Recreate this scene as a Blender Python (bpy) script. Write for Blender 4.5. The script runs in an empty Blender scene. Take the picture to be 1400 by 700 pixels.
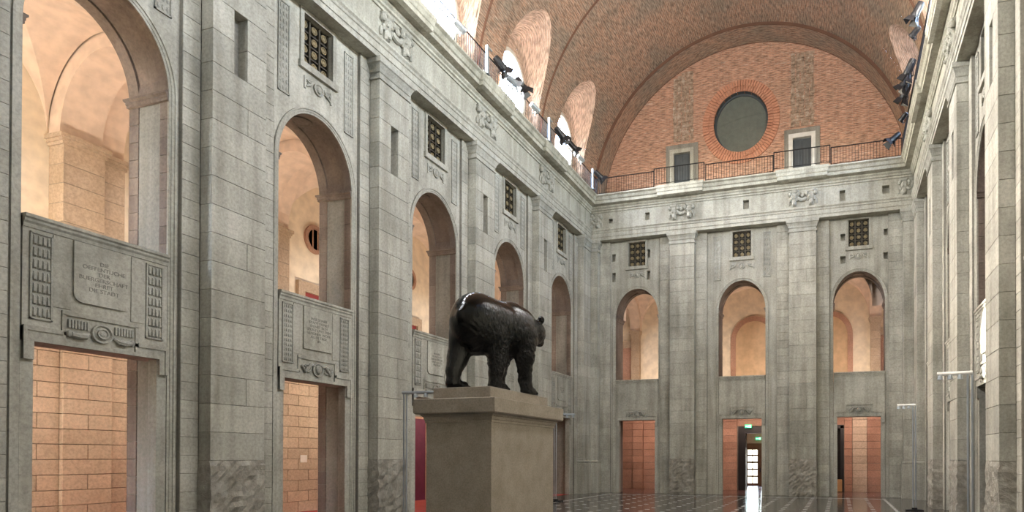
import bpy, bmesh, math, random
import numpy as np
from mathutils import Vector, Matrix
random.seed(7)
sc = bpy.context.scene
COL = sc.collection
PI = math.pi

# ------------------------------------------------------------------ camera
EYE = 2.0675
PSI, PITCH, ROLL = 0.28621, 0.00831, 0.00101
F_PX, CX, CY = 847.576, 898.99, 618.22
cd = bpy.data.cameras.new('camera')
cam = bpy.data.objects.new('camera', cd)
COL.objects.link(cam)
cd.sensor_width = 36.0
cd.lens = F_PX / 1400 * 36.0
cd.shift_x = -(CX - 700) / 1400
cd.shift_y = (CY - 350) / 1400
cd.clip_end = 300
M = Matrix.Rotation(PSI, 4, 'Z') @ Matrix.Rotation(PI / 2 + PITCH, 4, 'X') @ Matrix.Rotation(ROLL, 4, 'Z')
cam.matrix_world = Matrix.Translation((0, 0, EYE)) @ M
sc.camera = cam

# ------------------------------------------------------------------ exposure, sky, sun
sc.view_settings.view_transform = 'Standard'
sc.view_settings.look = 'None'
sc.view_settings.gamma = 1.0
sc.view_settings.use_curve_mapping = False
sc.view_settings.exposure = -0.25
SKY = 12.0
w = bpy.data.worlds.new('sky')
sc.world = w
w.use_nodes = True
nt = w.node_tree
nt.nodes.clear()
out = nt.nodes.new('ShaderNodeOutputWorld')
bg = nt.nodes.new('ShaderNodeBackground')
sky = nt.nodes.new('ShaderNodeTexSky')
sky.sky_type = 'NISHITA'
sky.sun_disc = False
sky.sun_elevation = math.radians(37)
sky.sun_rotation = math.radians(-90)          # sun over the left long wall
sky.air_density = 1.0
sky.dust_density = 3.0
nt.links.new(sky.outputs[0], bg.inputs[0])
bg.inputs[1].default_value = SKY
nt.links.new(bg.outputs[0], out.inputs[0])

sd = bpy.data.lights.new('sun', 'SUN')
sd.energy = 55.0
sd.angle = 0.009
sd.color = (1.0, 0.96, 0.88)
sun = bpy.data.objects.new('sun', sd)
COL.objects.link(sun)
SUNDIR = Vector((18.4, -0.7, -13.7)).normalized()
sun.rotation_euler = SUNDIR.to_track_quat('-Z', 'Y').to_euler()

def area_light(name, loc, direction, sx, sy, power, color, portal=False, spread=None):
    l = bpy.data.lights.new(name, 'AREA')
    l.shape = 'RECTANGLE'
    l.size, l.size_y = sx, sy
    l.energy = power
    l.color = color
    if spread: l.spread = spread
    if portal: l.cycles.is_portal = True
    o = bpy.data.objects.new(name, l)
    COL.objects.link(o)
    o.location = loc
    o.rotation_euler = Vector(direction).normalized().to_track_quat('-Z', 'Y').to_euler()
    return o

# ------------------------------------------------------------------ hall dimensions (metres)
XL, XR, YE = -14.0, 3.6, 33.67          # pilaster faces of the two long walls and the end wall
XC = (XL + XR) / 2
PIT, PW = 5.436, 1.415
Y0 = 10.85                               # near edge of a pilaster
PN = [Y0 - PIT, Y0, Y0 + PIT, Y0 + 2 * PIT, Y0 + 3 * PIT]   # near edges of side pilasters
YC4 = Y0 + 4 * PIT                       # corner pilaster
BAYC = [y + PIT - 1.95 for y in PN]      # bay centres 8.9 .. 30.64
D1, D2, D3 = 0.36, 0.47, 1.70            # depths: strip plane, bay plane, inner end of reveal
ZD, ZS, ZSP, ZTOP, ARC = 4.22, 6.55, 10.2, 11.86, 1.30
ZCAP, ZARCH, ZFR, ZCOR, ZW = 14.08, 14.71, 15.35, 16.32, 17.15
BASEZ = 1.98
YL = YE + 2.03                           # brick lunette plane
VA, VB, VZ = 8.95, 9.15, 17.0
# warm lamps behind the gallery parapets and in the low passages
for y in BAYC:
    area_light('gallery_lamp', (-16.3, y, 6.3), (-1.0, 0, 1.15), 2.4, 0.4, 125, (1.0, 0.84, 0.66))
    area_light('passage_lamp', (-16.6, y, 4.85), (-1, 0, -0.75), 2.4, 0.3, 105, (1.0, 0.83, 0.65))
for i, x in enumerate((-11.3, -5.2, 0.96)):
    area_light('gallery_lamp', (x, YE + 2.3, 6.3), (0, 1.0, 1.2), 2.4, 0.4, 105, (1.0, 0.82, 0.66))
    area_light('passage_lamp', (x, YE + 2.4, 4.85), (0, 1, -0.8), 2.4, 0.3, 140, (1.0, 0.72, 0.58))
area_light('porch_daylight', (-5.5, YE + 12.9, 1.8), (0, -1, -0.05), 3.2, 3.4, 90, (0.80, 0.90, 1.0))
# rows of unseen fill lights added over the near stretches of both cornices, some turned to the vault, some across the hall
for k in range(4):
    area_light('fill_row', (-13.2, 3.0 + k * 4.2, 17.9), (1.0, 0.75, 0.55), 3.0, 0.4, 640, (1.0, 0.96, 0.90))
    area_light('fill_row', (-13.2, 3.0 + k * 4.2, 17.8), (1.0, 0.75, -0.8), 3.0, 0.4, 450, (0.87, 0.94, 1.0))
    area_light('fill_row', (2.8, 9.5 + k * 4.2, 17.9), (-1.0, 0.5, 0.6), 3.0, 0.4, 600, (1.0, 0.96, 0.90))
    area_light('fill_row', (2.8, 12.0 + k * 3.6, 17.8), (-1.0, -0.25, -0.75), 3.0, 0.4, 390, (1.0, 0.98, 0.92))
area_light('porch_fill', (-5.2, YE + 8.5, 4.2), (0, 0.5, -1), 1.2, 0.4, 45, (1.0, 0.80, 0.58))  # added fill light without a fitting, brightens the dim porch

# ------------------------------------------------------------------ materials
def newmat(name):
    m = bpy.data.materials.new(name)
    m.use_nodes = True
    return m, m.node_tree, m.node_tree.nodes['Principled BSDF']

def nd(t, kind, **kw):
    n = t.nodes.new(kind)
    for k, v in kw.items():
        setattr(n, k, v)
    return n

def ramp(t, fac, stops):
    r = nd(t, 'ShaderNodeValToRGB')
    e = r.color_ramp.elements
    while len(e) < len(stops): e.new(0.5)
    for el, (p, c) in zip(e, stops):
        el.position = p
        el.color = (*c, 1)
    t.links.new(fac, r.inputs[0])
    return r.outputs[0]

def stone(name, c0, c1, c2, scale=0.7, rough=0.85, bump=0.25, fine=14.0, vary=0.10, streak=True, dist=0.02):
    m, t, p = newmat(name)
    geo = nd(t, 'ShaderNodeNewGeometry')
    n1 = nd(t, 'ShaderNodeTexNoise')
    n1.inputs['Scale'].default_value = scale
    n1.inputs['Detail'].default_value = 9
    n1.inputs['Roughness'].default_value = 0.62
    t.links.new(geo.outputs['Position'], n1.inputs['Vector'])
    col = ramp(t, n1.outputs['Fac'], [(0.30, c0), (0.52, c1), (0.72, c2)])
    n2 = nd(t, 'ShaderNodeTexNoise')
    n2.inputs['Scale'].default_value = fine
    n2.inputs['Detail'].default_value = 7
    n2.inputs['Roughness'].default_value = 0.7
    t.links.new(geo.outputs['Position'], n2.inputs['Vector'])
    mx = nd(t, 'ShaderNodeMix', data_type='RGBA', blend_type='MULTIPLY')
    mx.inputs[0].default_value = 0.75
    t.links.new(col, mx.inputs[6])
    t.links.new(ramp(t, n2.outputs['Fac'], [(0.3, (0.55, 0.55, 0.55)), (0.6, (1, 1, 1))]), mx.inputs[7])
    last = mx.outputs[2]
    if streak:
        mpn = nd(t, 'ShaderNodeMapping')
        mpn.inputs['Scale'].default_value = (2.3, 2.3, 0.16)
        t.links.new(geo.outputs['Position'], mpn.inputs[0])
        n3 = nd(t, 'ShaderNodeTexNoise')
        n3.inputs['Scale'].default_value = 1.4
        n3.inputs['Detail'].default_value = 5
        t.links.new(mpn.outputs[0], n3.inputs['Vector'])
        m2 = nd(t, 'ShaderNodeMix', data_type='RGBA', blend_type='MULTIPLY')
        m2.inputs[0].default_value = 0.8
        t.links.new(last, m2.inputs[6])
        t.links.new(ramp(t, n3.outputs['Fac'], [(0.33, (0.66, 0.65, 0.62)), (0.58, (1, 1, 1))]), m2.inputs[7])
        last = m2.outputs[2]
    oi = nd(t, 'ShaderNodeObjectInfo')
    mm = nd(t, 'ShaderNodeMapRange')
    mm.inputs[3].default_value = 1 - vary
    mm.inputs[4].default_value = 1 + vary
    t.links.new(oi.outputs['Random'], mm.inputs[0])
    hs = nd(t, 'ShaderNodeHueSaturation')
    t.links.new(mm.outputs[0], hs.inputs['Value'])
    t.links.new(last, hs.inputs['Color'])
    t.links.new(hs.outputs[0], p.inputs['Base Color'])
    p.inputs['Roughness'].default_value = rough
    b = nd(t, 'ShaderNodeBump')
    b.inputs['Strength'].default_value = bump
    b.inputs['Distance'].default_value = dist
    t.links.new(n2.outputs['Fac'], b.inputs['Height'])
    t.links.new(b.outputs[0], p.inputs['Normal'])
    return m

def plain(name, c, rough=0.6, metal=0.0, emit=None, es=0.0):
    m, t, p = newmat(name)
    geo = nd(t, 'ShaderNodeNewGeometry')
    n = nd(t, 'ShaderNodeTexNoise')
    n.inputs['Scale'].default_value = 3.0
    n.inputs['Detail'].default_value = 4
    t.links.new(geo.outputs['Position'], n.inputs['Vector'])
    c0 = tuple(x * 0.88 for x in c)
    c1 = tuple(min(1, x * 1.08) for x in c)
    t.links.new(ramp(t, n.outputs['Fac'], [(0.35, c0), (0.65, c1)]), p.inputs['Base Color'])
    p.inputs['Roughness'].default_value = rough
    p.inputs['Metallic'].default_value = metal
    if emit:
        p.inputs['Emission Color'].default_value = (*emit, 1)
        p.inputs['Emission Strength'].default_value = es
    return m

def brick(name, ca, cb, cm, cdirt, bw=0.27, bh=0.075, scale=1.0, dirtfac=(0.42, 0.62), bump=0.5):
    m, t, p = newmat(name)
    uv = nd(t, 'ShaderNodeUVMap')
    geo = nd(t, 'ShaderNodeNewGeometry')
    bt = nd(t, 'ShaderNodeTexBrick')
    bt.inputs['Scale'].default_value = scale
    bt.inputs['Brick Width'].default_value = bw
    bt.inputs['Row Height'].default_value = bh
    bt.inputs['Mortar Size'].default_value = 0.009
    bt.inputs['Mortar Smooth'].default_value = 0.3
    bt.inputs['Bias'].default_value = -0.1
    bt.inputs['Color1'].default_value = (*ca, 1)
    bt.inputs['Color2'].default_value = (*cb, 1)
    bt.inputs['Mortar'].default_value = (*cm, 1)
    t.links.new(uv.outputs[0], bt.inputs['Vector'])
    n = nd(t, 'ShaderNodeTexNoise')
    n.inputs['Scale'].default_value = 0.45
    n.inputs['Detail'].default_value = 8
    n.inputs['Roughness'].default_value = 0.65
    t.links.new(geo.outputs['Position'], n.inputs['Vector'])
    r = nd(t, 'ShaderNodeMapRange')
    r.inputs[1].default_value, r.inputs[2].default_value = dirtfac
    r.inputs[4].default_value = 0.85
    t.links.new(n.outputs['Fac'], r.inputs[0])
    mx = nd(t, 'ShaderNodeMix', data_type='RGBA')
    t.links.new(r.outputs[0], mx.inputs[0])
    t.links.new(bt.outputs['Color'], mx.inputs[6])
    mx.inputs[7].default_value = (*cdirt, 1)
    # pale lime blooms stretched along the courses
    mpn = nd(t, 'ShaderNodeMapping')
    mpn.inputs['Scale'].default_value = (0.7, 5.0, 1)
    t.links.new(uv.outputs[0], mpn.inputs[0])
    n2 = nd(t, 'ShaderNodeTexNoise')
    n2.inputs['Scale'].default_value = 1.6
    n2.inputs['Detail'].default_value = 8
    n2.inputs['Roughness'].default_value = 0.75
    t.links.new(mpn.outputs[0], n2.inputs['Vector'])
    r2 = nd(t, 'ShaderNodeMapRange')
    r2.inputs[1].default_value, r2.inputs[2].default_value = 0.56, 0.70
    r2.inputs[4].default_value = 0.75
    t.links.new(n2.outputs['Fac'], r2.inputs[0])
    m3 = nd(t, 'ShaderNodeMix', data_type='RGBA')
    t.links.new(r2.outputs[0], m3.inputs[0])
    t.links.new(mx.outputs[2], m3.inputs[6])
    m3.inputs[7].default_value = (0.66, 0.58, 0.48, 1)
    n4 = nd(t, 'ShaderNodeTexNoise')
    n4.inputs['Scale'].default_value = 4.0
    n4.inputs['Detail'].default_value = 6
    t.links.new(mpn.outputs[0], n4.inputs['Vector'])
    m4 = nd(t, 'ShaderNodeMix', data_type='RGBA', blend_type='MULTIPLY')
    m4.inputs[0].default_value = 1.0
    t.links.new(m3.outputs[2], m4.inputs[6])
    t.links.new(ramp(t, n4.outputs['Fac'], [(0.36, (0.46, 0.44, 0.43)), (0.60, (1.12, 1.08, 1.05))]), m4.inputs[7])
    t.links.new(m4.outputs[2], p.inputs['Base Color'])
    p.inputs['Roughness'].default_value = 0.9
    b = nd(t, 'ShaderNodeBump')
    b.inputs['Strength'].default_value = bump
    b.inputs['Distance'].default_value = 0.02
    b.invert = True
    t.links.new(bt.outputs['Fac'], b.inputs['Height'])
    t.links.new(b.outputs[0], p.inputs['Normal'])
    return m

LIME = stone('limestone', (0.33, 0.32, 0.27), (0.445, 0.43, 0.365), (0.53, 0.515, 0.445))
CARVE = stone('carved_limestone', (0.32, 0.315, 0.27), (0.43, 0.42, 0.365), (0.51, 0.50, 0.44), bump=0.5, fine=22)
HACK = stone('hacked_limestone', (0.25, 0.23, 0.19), (0.38, 0.355, 0.30), (0.50, 0.475, 0.41), scale=2.2, bump=1.0, fine=7, dist=0.06)
MORTAR = stone('joint_mortar', (0.24, 0.225, 0.19), (0.28, 0.265, 0.225), (0.33, 0.31, 0.265), vary=0)
LETTER_SHADE = stone('shaded_lettering', (0.19, 0.185, 0.155), (0.24, 0.23, 0.195), (0.29, 0.28, 0.24), vary=0)  # darker stone colour stands in for the shade inside cut letters
REVEAL = stone('reveal_limestone', (0.15, 0.115, 0.092), (0.205, 0.16, 0.13), (0.265, 0.21, 0.17), vary=0.14)  # limestone darkened and browned, shade of the openings put into the colour
OCHRE = stone('ochre_sandstone', (0.52, 0.415, 0.305), (0.60, 0.485, 0.365), (0.67, 0.555, 0.43), vary=0.10, streak=False)
ROSE = stone('rose_sandstone', (0.40, 0.225, 0.155), (0.49, 0.285, 0.205), (0.57, 0.35, 0.26), vary=0.14, streak=False)
GAL = stone('gallery_sandstone', (0.40, 0.30, 0.21), (0.49, 0.375, 0.27), (0.56, 0.44, 0.33), vary=0.06, streak=False)
PLASTER = plain('cream_plaster', (0.80, 0.69, 0.54), 0.9)
PINKPL = plain('pink_plaster', (0.75, 0.60, 0.49), 0.9)
PLINTH = stone('plinth_limestone', (0.27, 0.235, 0.19), (0.34, 0.295, 0.245), (0.39, 0.34, 0.285), scale=3.0, bump=0.2, fine=45, vary=0.0, streak=False, rough=0.7, dist=0.01)
VAULT = brick('vault_brick', (0.44, 0.265, 0.18), (0.30, 0.205, 0.15), (0.50, 0.43, 0.35), (0.27, 0.235, 0.19), bw=0.34, bh=0.10)
PALEB = brick('skylit_brick', (0.64, 0.46, 0.36), (0.52, 0.36, 0.28), (0.66, 0.58, 0.50), (0.55, 0.42, 0.33), bw=0.34, bh=0.10)  # brick made paler, with the skylight on the reveals put into its colour
LUNB = brick('lunette_brick', (0.53, 0.295, 0.195), (0.41, 0.225, 0.15), (0.52, 0.41, 0.32), (0.42, 0.28, 0.19), dirtfac=(0.5, 0.8), bw=0.34, bh=0.10)
PATCH = stone('rubble_patch', (0.20, 0.14, 0.095), (0.42, 0.30, 0.21), (0.60, 0.50, 0.40), scale=5, bump=1.0, fine=9, vary=0, streak=False, dist=0.06)
RINGB = stone('ring_brick', (0.44, 0.19, 0.115), (0.54, 0.25, 0.15), (0.60, 0.31, 0.20), scale=3, fine=20, vary=0.1, streak=False)
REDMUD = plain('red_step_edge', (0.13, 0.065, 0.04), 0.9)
IRON = plain('black_iron', (0.02, 0.02, 0.022), 0.45, 0.6)
BLACK = plain('black_lamp_paint', (0.012, 0.012, 0.014), 0.4)
STEEL = plain('grey_steel', (0.34, 0.37, 0.39), 0.4, 0.5)
BRONZE = plain('grille_bronze', (0.055, 0.045, 0.028), 0.5, 0.4)
GILT = plain('rosette_bronze', (0.24, 0.19, 0.105), 0.5, 0.3)
DARK = plain('dark_interior', (0.012, 0.011, 0.010), 0.8)
SLATE = plain('slate_door_paint', (0.06, 0.07, 0.075), 0.5)
BLIND = plain('grey_green_blind', (0.135, 0.15, 0.125), 0.75)
FRAME = plain('window_frame_paint', (0.62, 0.60, 0.55), 0.6)
MAGENTA = plain('magenta_door_paint', (0.13, 0.02, 0.055), 0.6)
REDCARP = plain('red_carpet', (0.36, 0.055, 0.05), 0.85)
WOOD = plain('brown_door_wood', (0.16, 0.085, 0.045), 0.5)
BOX = plain('cardboard_tan', (0.42, 0.24, 0.10), 0.8)
WHITE = plain('white_label', (0.80, 0.78, 0.74), 0.6)
INSET = plain('white_marble_inset', (0.60, 0.60, 0.57), 0.25)
GREEN = plain('exit_sign_green', (0.02, 0.35, 0.16), 0.4, 0, (0.05, 0.75, 0.35), 1.6)
SIGNW = plain('exit_sign_white', (0.85, 0.9, 0.87), 0.4, 0, (0.85, 1.0, 0.92), 2.0)

def glass_mat(name, tint, gloss=0.08):
    m, t, p = newmat(name)
    t.nodes.remove(p)
    o = t.nodes['Material Output']
    tr = nd(t, 'ShaderNodeBsdfTransparent')
    tr.inputs[0].default_value = (*tint, 1)
    gl = nd(t, 'ShaderNodeBsdfGlossy')
    gl.inputs['Roughness'].default_value = 0.03
    mx = nd(t, 'ShaderNodeMixShader')
    mx.inputs[0].default_value = gloss
    t.links.new(tr.outputs[0], mx.inputs[1])
    t.links.new(gl.outputs[0], mx.inputs[2])
    t.links.new(mx.outputs[0], o.inputs[0])
    return m
GLASS = glass_mat('window_glass', (0.95, 0.97, 0.97))

def floor_mat():
    m, t, p = newmat('polished_dark_stone')
    geo = nd(t, 'ShaderNodeNewGeometry')
    n = nd(t, 'ShaderNodeTexNoise')
    n.inputs['Scale'].default_value = 2.0
    n.inputs['Detail'].default_value = 8
    t.links.new(geo.outputs['Position'], n.inputs['Vector'])
    t.links.new(ramp(t, n.outputs['Fac'], [(0.3, (0.06, 0.056, 0.05)), (0.7, (0.12, 0.112, 0.10))]), p.inputs['Base Color'])
    p.inputs['Roughness'].default_value = 0.14
    p.inputs['Specular IOR Level'].default_value = 0.7
    return m
FLOOR = floor_mat()

def bear_mat():
    m, t, p = newmat('black_patinated_bronze')
    geo = nd(t, 'ShaderNodeNewGeometry')
    mpn = nd(t, 'ShaderNodeMapping')
    mpn.inputs['Scale'].default_value = (1, 1, 0.42)
    mpn.inputs['Rotation'].default_value = (0.5, 0.25, 0)
    t.links.new(geo.outputs['Position'], mpn.inputs[0])
    n = nd(t, 'ShaderNodeTexNoise')
    n.inputs['Scale'].default_value = 24.0
    n.inputs['Detail'].default_value = 5
    n.inputs['Roughness'].default_value = 0.6
    n.inputs['Distortion'].default_value = 0.8
    t.links.new(mpn.outputs[0], n.inputs['Vector'])
    at = nd(t, 'ShaderNodeAttribute', attribute_name='fur')
    mu = nd(t, 'ShaderNodeMath', operation='MULTIPLY')
    t.links.new(n.outputs['Fac'], mu.inputs[0])
    t.links.new(at.outputs['Fac'], mu.inputs[1])
    b = nd(t, 'ShaderNodeBump')
    b.inputs['Strength'].default_value = 1.0
    b.inputs['Distance'].default_value = 0.085
    t.links.new(mu.outputs[0], b.inputs['Height'])
    t.links.new(b.outputs[0], p.inputs['Normal'])
    p.inputs['Base Color'].default_value = (0.004, 0.004, 0.0038, 1)
    p.inputs['Roughness'].default_value = 0.11
    p.inputs['Specular IOR Level'].default_value = 0.27
    return m
BEAR = bear_mat()

# ------------------------------------------------------------------ object helpers
WLOC = {}
def link(name, data, parent=None, loc=(0, 0, 0)):
    o = bpy.data.objects.new(name, data)
    COL.objects.link(o)
    pl = Vector((0, 0, 0))
    if parent is not None:
        o.parent = parent
        pl = WLOC[parent.name]
    o.location = Vector(loc) - pl
    WLOC[o.name] = Vector(loc)
    return o

def thing(name, label=None, cat=None, loc=(0, 0, 0), group=None, kind=None):
    o = link(name, None, None, loc)
    tag(o, label, cat, group, kind)
    return o

def tag(o, label=None, cat=None, group=None, kind=None):
    if label: o['label'] = label
    if cat: o['category'] = cat
    if group: o['group'] = group
    if kind: o['kind'] = kind
    return o

class MB:
    """collects geometry in world coordinates, built as ONE mesh object"""
    def __init__(self):
        self.v, self.f, self.uv = [], [], {}
    def add(self, vs, fs):
        n = len(self.v)
        self.v += [tuple(p) for p in vs]
        self.f += [tuple(n + i for i in q) for q in fs]
    def quad(self, a, b, c, d, uv=None):
        n = len(self.v)
        self.v += [tuple(a), tuple(b), tuple(c), tuple(d)]
        if uv: self.uv[len(self.f)] = uv
        self.f.append((n, n + 1, n + 2, n + 3))
    def box(self, P, s0, s1, d0, d1, z0, z1):
        vs = [P(s, d, z) for z in (z0, z1) for (s, d) in ((s0, d0), (s1, d0), (s1, d1), (s0, d1))]
        self.add(vs, [(0, 1, 2, 3), (4, 5, 6, 7), (0, 1, 5, 4), (1, 2, 6, 5), (2, 3, 7, 6), (3, 0, 4, 7)])
    def strip(self, rings, closed=False, cap=False):
        n0 = len(self.v)
        k = len(rings[0])
        for r in rings: self.v += [tuple(p) for p in r]
        for i in range(len(rings) - 1):
            for j in range(k if closed else k - 1):
                a = n0 + i * k + j
                b = n0 + i * k + (j + 1) % k
                self.f.append((a, b, b + k, a + k))
        if cap:
            self.f.append(tuple(n0 + j for j in range(k)))
            self.f.append(tuple(n0 + (len(rings) - 1) * k + j for j in range(k)))
    def tube(self, pts, r, n=8, cap=True):
        rings = []
        pts = [Vector(p) for p in pts]
        for i, p in enumerate(pts):
            a = pts[max(0, i - 1)]
            b = pts[min(len(pts) - 1, i + 1)]
            t = (b - a).normalized()
            up = Vector((0, 0, 1)) if abs(t.z) < 0.9 else Vector((1, 0, 0))
            u = t.cross(up).normalized()
            v = t.cross(u)
            rr = r[i] if isinstance(r, (list, tuple)) else r
            rings.append([p + (u * math.cos(2 * PI * j / n) + v * math.sin(2 * PI * j / n)) * rr for j in range(n)])
        self.strip(rings, True, cap)
    def ball(self, c, r, n=8, m=5, P=None):
        rx, ry, rz = r if isinstance(r, tuple) else (r, r, r)
        rings = []
        for i in range(1, m):
            a = PI * i / m
            rings.append([(c[0] + rx * math.sin(a) * math.cos(2 * PI * j / n), c[1] + ry * math.sin(a) * math.sin(2 * PI * j / n), c[2] - rz * math.cos(a)) for j in range(n)])
        if P: rings = [[P(*q) for q in r_] for r_ in rings]
        self.strip(rings, True, True)
    def build(self, name, mat, parent=None, smooth=False, kind=None, label=None, bevel=0.0, recalc=True):
        v = np.array(self.v)
        lo, hi = v.min(0), v.max(0)
        org = Vector(((lo[0] + hi[0]) / 2, (lo[1] + hi[1]) / 2, lo[2]))
        me = bpy.data.meshes.new(name)
        me.from_pydata([tuple(np.array(p) - np.array(org)) for p in self.v], [], self.f)
        if self.uv:
            ul = me.uv_layers.new(name='UVMap')
            for i, pl in enumerate(me.polygons):
                if i in self.uv:
                    for k, li in enumerate(pl.loop_indices):
                        ul.data[li].uv = self.uv[i][k]
        if recalc or bevel:
            bm = bmesh.new()
            bm.from_mesh(me)
            bmesh.ops.remove_doubles(bm, verts=bm.verts, dist=1e-5)
            bmesh.ops.recalc_face_normals(bm, faces=bm.faces)
            if bevel:
                bmesh.ops.bevel(bm, geom=bm.edges[:], offset=bevel, segments=1, affect='EDGES', clamp_overlap=True)
            bm.to_mesh(me)
            bm.free()
        me.materials.append(mat)
        if smooth:
            for pl in me.polygons: pl.use_smooth = True
        o = link(name, me, parent, org)
        if kind: o['kind'] = kind
        if label: o['label'] = label
        return o

BLK = {}
def block_mesh(dx, dy, dz, mat, bev=0.007):
    key = (round(dx, 3), round(dy, 3), round(dz, 3), mat.name)
    if key in BLK: return BLK[key]
    bm = bmesh.new()
    bmesh.ops.create_cube(bm, size=1.0, matrix=Matrix.Translation((0, 0, dz / 2)) @ Matrix.Diagonal((dx, dy, dz, 1)))
    bmesh.ops.bevel(bm, geom=bm.edges[:], offset=min(bev, 0.3 * min(dx, dy, dz)), segments=1, affect='EDGES')
    me = bpy.data.meshes.new('stone_block')
    bm.to_mesh(me)
    bm.free()
    me.materials.append(mat)
    BLK[key] = me
    return me

class Side:
    """a wall frame: s runs along the wall, d goes into the wall, z up"""
    def __init__(self, which): self.w = which
    def __call__(self, s, d, z):
        if self.w == 'left': return Vector((XL - d, s, z))
        if self.w == 'right': return Vector((XR + d, s, z))
        return Vector((s, YE + d, z))
    def dims(self, ds, dd): return (ds, dd) if self.w == 'back' else (dd, ds)

def block(P, s0, s1, d0, d1, z0, z1, mat, parent, gap=0.009, name='stone_block'):
    g = gap / 2
    dx, dy = P.dims(s1 - s0 - gap, d1 - d0)
    me = block_mesh(dx, dy, z1 - z0 - gap, mat)
    o = link(name, me, parent, P((s0 + s1) / 2, (d0 + d1) / 2, z0 + g))
    return o

def courses(z0, z1, h):
    n = max(1, round((z1 - z0) / h))
    return [(z0 + (z1 - z0) * i / n, z0 + (z1 - z0) * (i + 1) / n) for i in range(n)]

def moulding(mb, P, s0, s1, dback, prof):
    """profile (o, z) swept round the front and both returns of a projecting member whose face is d = 0"""
    rings = []
    for o, z in prof:
        rings.append([P(s0 - o, dback, z), P(s0 - o, -o, z), P(s1 + o, -o, z), P(s1 + o, dback, z)])
    mb.strip(rings)
    for r in (rings[0], rings[-1]):
        mb.quad(*r)

def runmould(mb, P, s0, s1, prof, cap=True):
    """profile (d, z) extruded along the wall"""
    a = [P(s0, d, z) for d, z in prof]
    b = [P(s1, d, z) for d, z in prof]
    mb.strip([a, b])
    if cap:
        for r in (a, b): mb.add(r, [tuple(range(len(r)))])

# ------------------------------------------------------------------ floor
mb = MB()
Pw = lambda x, y, z: Vector((x, y, z))
mb.box(Pw, XL - 0.5, XR + 0.5, -3.6, YE + 0.5, -0.3, 0.0)
floor = mb.build('floor', FLOOR)
floor['kind'] = 'structure'
me_in = block_mesh(0.17, 0.17, 0.004, INSET, 0.001)
extra = MB()
for i in range(20):
    for j in range(36):
        x = XC + (i - 9.5) * 0.86
        y = 33.0 - j * 0.86
        if -12.6 < x < 2.3:
            u = (x * math.cos(PSI) + y * math.sin(PSI)) / (-x * math.sin(PSI) + y * math.cos(PSI)) * F_PX + CX if y > 2 else 0
            if 740 < u < 1300 and y > 20.5:
                link('inset_tile', me_in, floor, (x, y, -0.001))
            elif y > 1.0:
                extra.box(Pw, x - .085, x + .085, y - .085, y + .085, -0.002, 0.003)
extra.build('inset_tiles', INSET, floor, kind='stuff')
mb = MB()
mb.box(Pw, XC - 7.35, XC + 7.35, 32.6, 32.7, -0.002, 0.003)
mb.box(Pw, XC - 7.35, XC - 7.25, 2, 32.7, -0.002, 0.003)
mb.box(Pw, XC + 7.25, XC + 7.35, 2, 32.7, -0.002, 0.003)
mb.build('border_line', INSET, floor)

# ------------------------------------------------------------------ wall members
CAPPROF = [(0.0, ZCAP - .01), (0.045, ZCAP), (0.045, ZCAP + .06), (0.0, ZCAP + .07), (0.0, ZCAP + .20), (0.03, ZCAP + .22),
           (0.05, ZCAP + .32), (0.11, ZCAP + .44), (0.15, ZCAP + .47), (0.15, ZARCH + .005)]
BASEPROF = [(0.10, 0.0), (0.10, 1.72), (0.06, 1.74), (0.09, 1.78), (0.09, 1.84), (0.03, 1.90), (0.03, BASEZ), (0.0, BASEZ + .01)]

def hacked(P, s0, s1, d1, z0, z1, parent, name='hacked_base'):
    """broken stump of a hacked-off base: rough displaced front and returns"""
    mb = MB()
    ns, nz = 12, 16
    path = [(s0, d1), (s0, d1 * .5), (s0, 0)] + [(s0 + (s1 - s0) * i / ns, 0) for i in range(1, ns)] + [(s1, 0), (s1, d1 * .5), (s1, d1)]
    rings = []
    for j in range(nz + 1):
        z = z0 + (z1 - z0) * j / nz
        r = []
        for (s, d) in path:
            a = random.uniform(0, 0.07) * (0.3 if j in (0, nz) else 1)
            if d == 0: r.append(P(s, -a + 0.015, z))
            else: r.append(P(s + (-a if s == s0 else a) * .6, d, z))
        rings.append(r)
    mb.strip(rings)
    for r in (rings[0], rings[-1]): mb.add(r, [tuple(range(len(r)))])
    return mb.build(name, HACK, parent)

def pilaster(P, wall, s0, s1, slit=False, rough=True, cap=True, base=True, blocks=True, hsplit=True):
    core = MB()
    core.box(P, s0 + .02, s1 - .02, 0.30 if slit else 0.02, 0.75, 0, ZARCH)
    if slit:
        core.box(P, s0 + .02, s0 + .53, 0.02, 0.3, 0, ZCAP)
        core.box(P, s0 + .90, s1 - .02, 0.02, 0.3, 0, ZCAP)
    o = core.build('pilaster', MORTAR, wall)
    zb = BASEZ if (rough or base) else 0
    if slit:
        zz = courses(zb, 11.3, .66) + courses(11.3, 12.86, .78) + courses(12.86, ZCAP, .61)
    else:
        zz = courses(zb, ZCAP, .67)
    for k, (a, b) in enumerate(zz):
        if slit and a > 11.2 and b < 12.9:
            block(P, s0, s0 + .54, 0, .36, a, b, LIME, o)
            block(P, s0 + .88, s1, 0, .36, a, b, LIME, o)
        elif (k * 7 + int(s0 * 3)) % 5 == 1 and s1 - s0 > 1.0:
            m = s0 + (0.36 if k % 4 == 1 else 0.64) * (s1 - s0)
            block(P, s0, m, 0, .36, a, b, LIME, o)
            block(P, m, s1, 0, .36, a, b, LIME, o)
        else:
            block(P, s0, s1, 0, .36, a, b, LIME, o)
    if rough:
        hacked(P, s0, s1, .36, 0, BASEZ, o)
    elif base:
        mb = MB()
        moulding(mb, P, s0, s1, .36, BASEPROF)
        mb.build('moulded_base', LIME, o)
    if cap:
        mb = MB()
        moulding(mb, P, s0, s1, .40, CAPPROF)
        mb.build('capital', CARVE, o)
    return o

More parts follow.
